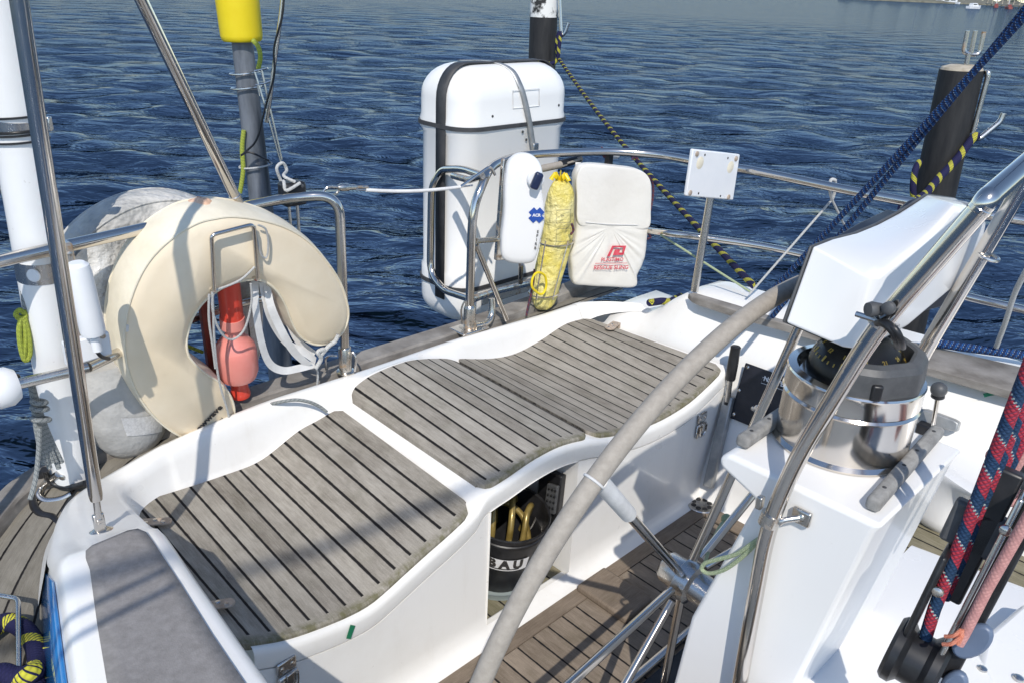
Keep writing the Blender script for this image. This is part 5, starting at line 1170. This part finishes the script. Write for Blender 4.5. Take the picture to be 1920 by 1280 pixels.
MB().lathe(wc-wn*.10, wc+wn, [(0, .034), (.13, .034), (.135, .046), (.165, .046), (.17, .036), (.205, .034), (.212, .028), (.214, 0)], 32).build('hub', 'brushed', wh)
# ================================================================== PEDESTAL
pe = thing('steering_pedestal', 'white steering pedestal with two grey battens on its top', 'pedestal', b(1.25, .43, 0))
U0, U1 = 1.042, 1.362
pf_ = [(.288, .838), (.540, .838), (.555, .824), (.550, .808), (.482, .782), (.480, .768), (.553, .49), (.566, .30), (.59, 0.0), (.44, 0.0), (.375, .30), (.345, .50), (.297, .822)]
P_ = [b(U0, v, z) for v, z in pf_]
mb = MB(); mb.prism(P_, UU*(U1-U0))
# starboard face leans: widen toward the bottom
mb.v = [p+UU*((.838-p.z)*(-.012 if B(p).x < 1.2 else .03)) for p in mb.v]
mb.build('column', 'pedestal', pe, bevel=.016, seg=4)
def batten(p0, p1, wd, h, name='batten'):
    d = (p1-p0).normalized(); s_ = ZZ.cross(d)
    o = MB().box((p0+p1)/2+ZZ*h/2, d, s_, ZZ, (p1-p0).length, wd, h).build(name, 'fiddle', pe, bevel=.007, seg=3)
    screws([p0.lerp(p1, k)+ZZ*h for k in (.14, .42, .62, .9)], ZZ, .0035, 'rubber', o)
batten(pz(1634, 962, .840)+V((.0, .004, 0)), pz(1764, 817, .840)-V((.008, 0, 0)), .022, .022)
batten(pz(1388, 840, .840), pz(1500, 762, .840), .024, .022)
# ================================================================== BINNACLE COMPASS
cc = b(1.225, .440, .839); CR = .1035
cm = thing('binnacle_compass', 'polished steel binnacle drum with grey hooded compass on pedestal', 'compass', cc)
MB().lathe(cc, cc+ZZ, [(0, CR+.006), (.004, CR+.007), (.010, CR+.001), (.085, CR), (.089, CR+.0035), (.093, CR+.0005), (.095, CR+.0015), (.122, CR+.001), (.127, CR+.0025), (.130, CR+.001), (.132, CR-.012), (.120, CR-.014), (.118, 0)], 72).build('drum', 'steel', cm, sharp=25)
# facetted grey hood, open toward the helmsman side
hc = cc+ZZ*.122; rings = []
def fac(r, z, n=44, cut=.80):
    out = []
    for k in range(n):
        a = 2*math.pi*k/n; rr_ = r
        for fa in (-20, 30, -70, -120, 80):
            c_ = math.cos(a-R_(fa-45)); 
            if c_ > .2: rr_ = min(rr_, r*.945/c_)
        out.append(hc+(UU*math.cos(a)+VV*math.sin(a))*rr_+ZZ*z)
    return out
def arc_(r, z, n=40, a0=-172, a1=48):
    full = []
    for k in range(n+1):
        ad = a0+(a1-a0)*k/n; a = R_(ad); rr_ = r
        for fa in (-118, -78, -38, 2, 38):
            c_ = math.cos(a-R_(fa))
            if c_ > .3: rr_ = min(rr_, r*.958/c_)
        full.append(hc+(UU*math.cos(a)+VV*math.sin(a))*rr_+ZZ*z)
    return full
prf = [(CR-.001, .004), (CR-.001, .010), (CR-.004, .044), (CR-.010, .053), (CR-.022, .056), (CR-.027, .054), (CR-.028, .046), (CR-.027, .0), (CR-.012, .002)]
rws = [arc_(r, z) for r, z in prf]
hood = MB(); hood.grid(rws+[rws[0]])
for e_ in (0, -1): hood.add([r[e_] for r in rws], [tuple(range(len(rws)))])
hood.build('hood', 'bezel', cm, sharp=24)
MB().lathe(hc-ZZ*.006, hc+ZZ, [(0, CR-.006), (.004, CR-.010), (.006, .080), (.007, 0)], 48).build('rim_ring', 'steel', cm)
dc = hc+ZZ*.006
MB().sphere(dc, .077, 32, 18, (1, 1, .92)).build('dome', 'glass', cm)
MB().sphere(dc+ZZ*.0, .0718, 32, 18, (1, 1, .78)).build('card', 'card', cm)
for k in range(36):
    a = 2*math.pi*k/36; q0 = dc+(UU*math.cos(a)+VV*math.sin(a))*.0723*math.sin(1.15)+ZZ*.0723*.78*math.cos(1.15); q1 = dc+(UU*math.cos(a)+VV*math.sin(a))*.0725*math.sin(.98 if k % 3 == 0 else 1.06)+ZZ*.0725*.78*math.cos(.98 if k % 3 == 0 else 1.06)
    MB().tube([q0+(q0-dc).normalized()*.0008, q1+(q1-dc).normalized()*.0008], .0011 if k % 3 else .0017, 5).build('tick_mark', 'yellowprint', cm)
for ch, a in (('N', 20), ('3', 52), ('6', 84), ('E', 116), ('12', 148), ('15', 180), ('S', 212), ('21', 244), ('24', 276), ('W', 308), ('30', 340)):
    ar = R_(a); d = (UU*math.cos(ar)+VV*math.sin(ar)); q = dc+d*.073*math.sin(.82)+ZZ*.073*.78*math.cos(.82); nrm = (d*math.sin(.82)*.78+ZZ*math.cos(.82)).normalized(); yd = (-d+nrm*d.dot(nrm)).normalized()
    text(ch, .0095, q, yd.cross(nrm), yd, 'yellowprint', cm, off=.0004, name='numeral')
MB().tube(smooth([hc+ZZ*.112-UU*.02, hc+ZZ*.118+UU*.01-VV*.01, hc+ZZ*.10+UU*.035-VV*.02, hc+ZZ*.075+UU*.04-VV*.02], 6), .006, 10).build('black_ring', 'black', cm)
q = cc-UU*.062-VV*.082; MB().box(hc-UU*.078-VV*.064+ZZ*.02, (UU*.63-VV*.77), (UU*.77+VV*.63), ZZ, .016, .012, .026).build('lock', 'black', cm, bevel=.003)
# ================================================================== PEDESTAL GUARD
gd = thing('pedestal_guard', 'bent polished steel guard rail standing around the steering pedestal', 'guard rail', pu(1388, 1285, 1.018))
near = [pu(1378, 1330, 1.01), pu(1440, 985, 1.01), pu(1492, 862, 1.02), pu(1640, 618, 1.03), pu(1848, 380, 1.03)]
n4 = pu(1848, 380, 1.03); farp = [pu(1690, 740, 1.44), pu(1738, 650, 1.44), pu(1802, 542, 1.44), pu(1850, 462, 1.44), pu(1908, 362, 1.44)]
MB().tube(fillet(near, .06, 8), .0128, 22).build('near_tube', 'steel', gd)
f_t = farp[-1]+(farp[-1]-farp[-2]).normalized()*.05
MB().tube(fillet([n4-(n4-near[3]).normalized()*.012, n4+ZZ*.004, n4.lerp(f_t, .5)+ZZ*.055-VV*.03, f_t+ZZ*.02]+farp[::-1], .045, 8), .0132, 20).build('far_tube', 'steel', gd)
jd = (n4-near[3]).normalized(); MB().lathe(n4-jd*.012, n4+jd, [(0, .0129), (.001, .0137), (.006, .0137), (.007, .0129)], 22).build('weld_collar', 'steel', gd)
# clamp bracket to the column
k0 = pu(1443, 972, 1.01); dT = (near[2]-near[1]).normalized()
MB().lathe(k0-dT*.010, k0+dT, [(0, .0128), (.0, .0152), (.020, .0152), (.02, .0128)], 22).build('clamp', 'rusty', gd)
kp = plane(1503, 968, b(1.036, 0, .70)-UU*.002, UU)
MB().tube(smooth([k0-UU*.0-VV*.016, k0.lerp(kp, .55)-UU*.010, kp-UU*.004], 6), .005, 10, squash=.8).build('bracket_arm', 'brushed', gd)
MB().box(kp, (VV), ZZ, UU, .030, .026, .008).build('bracket_plate', 'rusty', gd, bevel=.003)
screws([kp-UU*.004], -UU, .007, 'rusty', gd)
MB().box(k0+VV*.020+ZZ*.02, VV, ZZ, UU, .010, .022, .012).build('clamp_ear', 'rusty', gd, bevel=.002)
# upper clamp with black bolts
k1 = pu(1652, 597, 1.03); d1 = (near[4]-near[3]).normalized()
MB().lathe(k1-d1*.009, k1+d1, [(0, .0128), (.0, .0150), (.012, .0150), (.012, .0128)], 22).build('clamp', 'brushed', gd)
MB().tube([k1+VV*.028-UU*.012, k1-VV*.028-UU*.012], .004, 8).build('clamp_bar', 'brushed', gd)
q = pu(1640, 580, 1.012); MB().lathe(q, q-UU*.5+VV*.3, [(-.012, .007), (.004, .0105), (.010, .009), (.011, 0)], 16).build('rubber_knob', 'bezel', gd)
q = pu(1668, 577, 1.012); MB().lathe(q, q-UU, [(0, .0085), (.006, .0085), (.008, .006), (.009, 0)], 16).build('bolt_cap', 'bezel', gd)
for dx in (0, 8): MB().tube(smooth([pu(1645+dx, 606, 1.015), pu(1655+dx, 606, 1.005), pu(1672+dx, 620, 1.0), pu(1682+dx, 640, 1.01), pu(1684+dx, 650, 1.03)], 6), .0048, 10).build('black_cable', 'black', gd)
k2 = pu(1852, 480, 1.44); dF = (farp[3]-farp[2]).normalized()
s1 = dF.orthogonal().normalized(); s2_ = dF.cross(s1); ring = [k2+(s1*math.cos(k)+s2_*math.sin(k))*.0165 for k in [2*math.pi*i/24 for i in range(24)]]
MB().tube(ring, .0032, 8, closed=True).build('u_bolt', 'brushed', gd)
# ================================================================== INSTRUMENT POD
po = thing('instrument_pod', 'white moulded instrument pod clamped to guard rail above compass', 'instrument pod', pu(1590, 650, 1.1))
va_, vf_ = .500, .408
aft = [(1473, 604), (1496, 540), (1524, 462), (1560, 448), (1605, 437), (1645, 421), (1685, 400), (1712, 383), (1738, 366), (1790, 372), (1846, 405), (1828, 482), (1760, 560), (1660, 640), (1560, 640)]
fwd = [(1588, 654), (1606, 588), (1624, 518), (1648, 500), (1680, 476), (1708, 455), (1735, 432), (1758, 408), (1782, 380), (1806, 382), (1844, 414), (1830, 484), (1770, 545), (1690, 612), (1625, 648)]
A_ = [pv(x, y, va_) for x, y in aft]; F_ = [pv(x, y, vf_) for x, y in fwd]
# the port end of the pod is nearer the far tube: pull both outlines into a real box
def mid_(k, bul=0):
    cA = sum(A_, V())/len(A_); return [a.lerp(f, k)+(a.lerp(f, k)-cA).normalized()*bul*0 for a, f in zip(A_, F_)]
fcen = sum(F_, V())/len(F_)
rings = [mid_(0), mid_(.06), mid_(.5), mid_(.92), [f.lerp(fcen, .02)-VV*.006 for f in F_], [f.lerp(fcen, .10)-VV*.012 for f in F_], [f.lerp(fcen, .5)-VV*.015 for f in F_], [f.lerp(fcen, .9)-VV*.016 for f in F_]]
MB().loft(rings).build('shell', 'gelclean', po, sharp=80, bevel=.020, seg=5)
acen = sum(A_, V())/len(A_)
o_ = [a+(a-acen).normalized()*.0025 for a in A_]; MB().loft([[p+VV*.0005 for p in o_], [p+VV*.005 for p in o_]]).build('rear_frame', 'bezel', po, bevel=.002)
dsp = [pv(x, y, va_+.016) for x, y in ((1598, 437), (1640, 412), (1690, 388), (1700, 398), (1728, 372), (1742, 366), (1800, 380), (1790, 560), (1620, 600))]
dsp2 = [p-ZZ*.010-VV*.006 for p in dsp]; MB().loft([dsp2, [p+VV*.03 for p in dsp2]]).build('display_unit', 'panel', po, bevel=.003)
for x, y, mt in ((1780, 412, 'green'),):
    q = pv(x, y, .432); nn = (ZZ*.8-VV*.5-UU*.2).normalized()
    MB().lathe(q-nn*.004, q+nn, [(0, .022), (.006, .022), (.010, .018), (.012, 0)], 24).build('gauge_glass', 'brushed', po)
    MB().lathe(q+nn*.006, q+nn, [(0, .016), (.007, .012), (.0075, 0)], 24).build('green_lens', 'green', po)
q = pv(1800, 388, .43); MB().lathe(q-ZZ*.004, q+ZZ, [(0, .02), (.008, .018), (.012, .012), (.013, 0)], 20).build('knob', 'alu', po)

# lime cord on column edge
lc = thing('pale_green_cord', 'pale green cord looped round the lower pedestal and guard tube', 'cord', pu(1330, 1060, 1.04))
MB().tube(smooth([plane(x, y, b(1.022, 0, .6), UU) for x, y in ((1436, 1000), (1410, 1018), (1380, 1038), (1345, 1048), (1322, 1055), (1316, 1066), (1330, 1074), (1360, 1066), (1395, 1040), (1425, 1010))], 6), .0036, 8).build('loop', 'rp_pale', lc)
MB().tube(smooth([pz(x, y, z) for x, y, z in ((1322, 1054, .45), (1335, 1015, .40), (1350, 985, .36), (1358, 975, .35))], 6), .0036, 8).build('tail', 'rp_pale', lc)
MB().sphere(pz(1362, 972, .355), .013, 12, 8).build('knot', 'rp_pale', lc)
# ================================================================== PORT BENCH, THROTTLE, TAPE
mb = MB()
bp = [(1740, 800), (1790, 812), (1822, 822), (1832, 850), (1834, 925), (1826, 965), (1806, 992), (1780, 1002), (1748, 998), (1726, 980), (1690, 930), (1690, 860)]
be = thing('port_seat', 'white rounded end of the port cockpit seat behind the pedestal', 'seat', pz(1770, 950, .3))
topc_ = [(1740, 800), (1822, 815), (1834, 850), (1836, 928), (1800, 915), (1764, 886), (1720, 855), (1690, 830)]
Tt = [b(2.32, .60, .40), b(2.30, .36, .42), b(2.10, .335, .425)]
q0 = [pz(1690, 800, .44), pz(1764, 886, .44), pz(1836, 932, .44), pz(1836, 845, .40), pz(1830, 812, .38), pz(1750, 780, .38)]
lw = [pz(1680, 900, .40), pz(1722, 975, .30), pz(1750, 998, .285), pz(1785, 1003, .285), (pz(1815, 985, .30)), (pz(1834, 955, .36))]
seatm = MB()
topl = smooth([pz(1640, 760, .44), pz(1700, 832, .44), pz(1764, 884, .44), pz(1836, 934, .44)], 6)
botl = smooth([pz(1600, 860, .27), pz(1690, 955, .27), pz(1775, 1004, .27), pz(1838, 975, .27)], 6)
back = smooth([pz(1760, 680, .40), pz(1800, 740, .40), pz(1850, 800, .40), pz(1900, 850, .40)], 6)
seatm.grid([[bk_, bk_.lerp(t_, .5), bk_.lerp(t_, .93)+ZZ*.004, t_-ZZ*.003, t_.lerp(bo, .08)-ZZ*.004, t_.lerp(bo, .5), t_.lerp(bo, .88), bo, bo+(bk_-bo)*.25-ZZ*.12] for bk_, t_, bo in zip(back, topl, botl)])
seatm.build('seat_moulding', 'gelclean', be, sharp=70, sub=1)
th = thing('throttle_lever', 'chrome throttle lever with grey ball knob on port cockpit wall', 'lever', pw(1755, 800))
P4 = [pw(x, y, .004+.20*0) for x, y in ((1722, 766), (1740, 768), (1790, 786), (1798, 792), (1795, 808), (1740, 806), (1716, 796))]
TW = b(2.075, 0, .40)
def pt_(x, y, o=0): return plane(x, y, b(2.165, 0, .48)+WN*o, WN)
P4 = [pt_(x, y, .0) for x, y in ((1722, 766), (1738, 767), (1790, 786), (1799, 792), (1795, 809), (1770, 803), (1716, 797))]
MB().prism([p-WN*.02 for p in P4], WN*.028).build('base_plate', 'alu', th, bevel=.004)
k0, k1 = pt_(1749, 800, .03), pt_(1759, 738, .075)
MB().tube([k0, k1], .0062, 12).build('shaft', 'steel', th)
MB().lathe(k1-(k1-k0).normalized()*.012, k1, [(0, .012), (.004, .017), (.010, .016), (.014, .008)], 18).build('collar', 'black', th)
MB().sphere(k1+(k1-k0).normalized()*.014, .0205, 22, 14).build('ball_knob', 'bezel', th)
def pwall2(x, y, o=.001): return plane(x, y, b(2.30, .5, .52)+WN*o, WN)
MB().box(pt_(1742, 806, .02), VV, ZZ, UU, .06, .03, .03).build('pivot', 'black', th, bevel=.004)
tape([plane(x, y, b(2.235, .46, .50), WN) for x, y in ((1843, 737), (1865, 732), (1867, 739), (1846, 744))], WN, 'small green tape strip on white port coaming at right')
# ================================================================== BRIDGE DECK, MAINSHEET TACKLE
bd_ = thing('bridge_deck', 'white bridge deck moulding with bolted plate at lower right', 'deck moulding', b(1.5, -.1, .5))
BZ = .44; e0_ = pz(1712, 1018, BZ); e1_ = pz(1840, 1066, BZ); ed_ = (e1_-e0_).normalized(); bx_ = B(e0_)
Lr = [e0_+ed_*k for k in (0.0, .05, .14, .3, .6, 1.2)]; Lr[0] = e0_
sb_ = lambda p, q: p-UU*q
mb = MB(); mb.grid([[p-ZZ*.46+UU*.012, p-ZZ*.10+UU*.006, p-ZZ*.014+UU*.001, p-ZZ*.003-UU*.004, p-UU*.016, p-UU*.25, p-UU*.45, p-UU*.72, p-UU*.735-ZZ*.012, p-UU*.74-ZZ*.46] for p in Lr])
mb.grid([[p-ZZ*.46, p-ZZ*.012+VV*.002, p-ZZ*.002] for p in [e0_-UU*k for k in (0, .2, .5, .74)]])
mb.build('moulding', 'gelclean', bd_, sharp=50)
slt = MB(); slt.grid([[b(u, v, .262) for v in (.60, .2, -.3)] for u in (1.70, 1.9, 2.15)], lambda p: (B(p).x, B(p).y)); slt.build('side_seat', 'greenteak', bd_)  # dark green teak colour stands in for the shade on this low seat
# bolted white plate
def pl2(x, y): return pz(x, y, .50)
sp2 = thing('sheet_plate', 'cream white bolted plate under the mainsheet block at lower right', 'plate', pl2(1850, 1240))
P4 = [pl2(x, y) for x, y in ((1775, 1262), (1808, 1212), (1830, 1222), (1858, 1272), (1880, 1330), (1750, 1330))]
MB().prism([p-ZZ*.05 for p in P4], ZZ*.055).build('plate', 'gel', sp2, bevel=.004)
screws([pl2(x, y)+ZZ*.006 for x, y in ((1810, 1222), (1840, 1258), (1778, 1290))], ZZ, .008, 'brushed', sp2, 'bolt')
MB().prism([p-ZZ*.30 for p in [pl2(x, y) for x, y in ((1850, 1180), (1920, 1120), (2100, 1150), (2100, 1400), (1800, 1400))]], ZZ*.29).build('riser', 'gelclean', bd_, bevel=.01)
screws([pl2(1912, 1264)-ZZ*.008], ZZ, .009, 'brushed', bd_, 'bolt')
# block
bl = thing('mainsheet_block', 'black mainsheet block with cam cleat and polished cheek at lower right', 'block', pd(1760, 1210, 1.06))
o0, o1 = pd(1700, 1300, 1.06*1.26), pd(1905, 895, .93*1.26); dl = (o1-o0).normalized(); nc = -ray(1790, 1100); sdl = dl.cross(nc).normalized(); nc = sdl.cross(dl).normalized()
KS = 1.26
def bl_(s_, t_, o=0): return o0+dl*s_*KS+sdl*t_*KS+nc*o*KS
LN = (o1-o0).length/KS
MB().box(bl_(LN*.46, .0115, .004), dl, sdl, nc, *[q*KS for q in (LN*1.0, .006, .030)]).build('cheek', 'brushed', bl, bevel=.003)
MB().box(bl_(LN*.60, .024, -.006), dl, sdl, nc, *[q*KS for q in (LN*.9, .018, .020)]).build('black_bar', 'black', bl, bevel=.003)
MB().lathe(bl_(.045, -.034, 0), bl_(.045, .02, 0), [(p*KS, q*KS) for p, q in [(0, .0), (.0, .033), (.004, .037), (.012, .037), (.018, .030), (.036, .030), (.042, .037), (.05, .037), (.054, .033), (.054, 0)]], 34).build('sheave', 'black', bl)
MB().box(bl_(.10, -.024, -.004), dl, sdl, nc, *[q*KS for q in (.16, .008, .050)]).build('cheek', 'black', bl, bevel=.008)
MB().box(bl_(.20, -.010, -.02), dl, sdl, nc, *[q*KS for q in (.16, .034, .016)]).build('body', 'black', bl, bevel=.004)
MB().box(bl_(.205, -.012, -.020), dl, sdl, nc, *[q*KS for q in (.050, .052, .016)]).build('keeper', 'bezel', bl, bevel=.005)
screws([bl_(.235, .0116, .020), bl_(.14, -.016, .018)], nc, .0075, 'rusty', bl, 'bolt')
for s_, t_, ln, rt in ((.105, .030, .050, .30), (.045, .034, .044, .05)):
    d = (dl*math.cos(rt)+sdl*math.sin(rt)); e_ = nc.cross(d); pts = [bl_(s_, t_, .006)+d*(ln*KS*.5*math.cos(a))+e_*(ln*KS*.27*math.sin(a)) for a in [2*math.pi*k/20 for k in range(20)]]
    MB().prism(pts, nc*.012).build('cam', 'bluegrey', bl, bevel=.004)
ms = thing('mainsheet', 'red and blue mainsheet ropes running from the block to upper right', 'rope', o0)
def rp(pts, ds, r, nm, mat, par): 
    P = [pd(x, y, d*KS) for (x, y), d in zip(pts, ds)]; MB().tube([q for i in range(len(P)-1) for q in seg(P[i], P[i+1], 8)[:8 if i < len(P)-2 else 9]], r*.95, 16).build(nm, mat, par)
rp([(1735, 1195), (1752, 1140), (1800, 1020), (1858, 870), (1940, 660)], [1.02, 1.00, .97, .93, .87], .0088, 'fall', 'rp_main', ms)
rp([(1770, 1120), (1806, 1040), (1836, 960), (1888, 830), (1960, 640)], [1.01, .985, .965, .935, .88], .0082, 'fall', 'rp_main', ms)
rp([(1806, 1062), (1845, 985), (1890, 880), (1960, 740)], [1.03, 1.02, 1.0, .97], .0075, 'fall', 'rp_main', ms)
rp([(1786, 1092), (1822, 1010), (1862, 920), (1905, 822), (1975, 665)], [1.035, 1.02, 1.0, .985, .95], .0075, 'fall', 'rp_main', ms)
pk = thing('pink_sheet', 'faded pink line running through cam cleat and hanging in loops', 'rope', pd(1780, 1220, 1.02))
rp([(1797, 1206), (1808, 1188), (1850, 1105), (1935, 955)], [.985, .98, .95, .90], .0070, 'line', 'rp_pink', pk)
rp([(1845, 985), (1885, 905), (1950, 800)], [1.06, 1.05, 1.02], .0075, 'line', 'rp_pink', pk)
for k, (x, y) in enumerate(((1772, 1192), (1768, 1207))):
    MB().tube(smooth([pd(x, y, 1.225), pd(x+16, y-1, 1.218), pd(x+32, y-12, 1.215), pd(1796, 1206-k*3, 1.222), pd(1803+k*2, 1192-k*4, 1.225)], 6), .0026, 8).build('strand', 'rp_orange', pk)
for k in range(5): MB().tube(smooth([pd(x, y+k*17, 1.15*KS) for x, y in ((1960, 835), (1900, 838), (1862, 850), (1868, 866), (1915, 872), (1960, 880))], 6), .009, 10).build('loop', 'rp_pink', pk)
MB().lathe(pd(1905, 905, 1.12*KS), pd(1940, 885, 1.12*KS), [(0, .022), (.05, .022), (.05, 0)], 18).build('black_winch', 'black', bl)
tr_ = thing('traveller_screw', 'dark slanting slot line with bolt on lower pedestal front', 'fitting', pd(1600, 1250, 1.2))
q0, q1 = plane(1575, 1282, b(0, .33, 0), VV), plane(1612, 1222, b(0, .33, 0), VV)
MB().tube([q0-VV*.01, q1-VV*.01], .004, 8).build('rod', 'black', tr_)
screws([q1.lerp(q0, .15)-VV*.012], -VV, .009, 'brushed', tr_, 'bolt'); screws([q1.lerp(q0, .7)-VV*.012-UU*.03], -VV, .009, 'rusty', tr_, 'bolt')

# unseen wires overhead, placed to cast the shadows across the pad and the seats
tl_ = thing('overhead_wires', 'pair of thin overhead wires whose shadows cross pad and seats', 'wire', b(0, 0, 2.5))
for (x0, y0), (x1, y1), r_ in (((176, 1134), (318, 1066), .0058), ((188, 1170), (334, 1096), .0058), ((420, 1082), (1000, 868), .009)):
    A0, A1 = pz(x0, y0, .60), pz(x1, y1, .60)
    if x0 == 420: A0, A1 = pz(x0, y0, .34), pz(x1, y1, .46)
    d_ = (A1-A0)
    MB().tube([A0-d_*1.2-LDIR*(5.5 if x0 == 420 else 1.9), A1+d_*(.35 if x0 == 420 else .0)-LDIR*(5.5 if x0 == 420 else 1.9)], r_*(1.5 if x0 == 420 else 1), 8).build('wire', 'brushed', tl_)
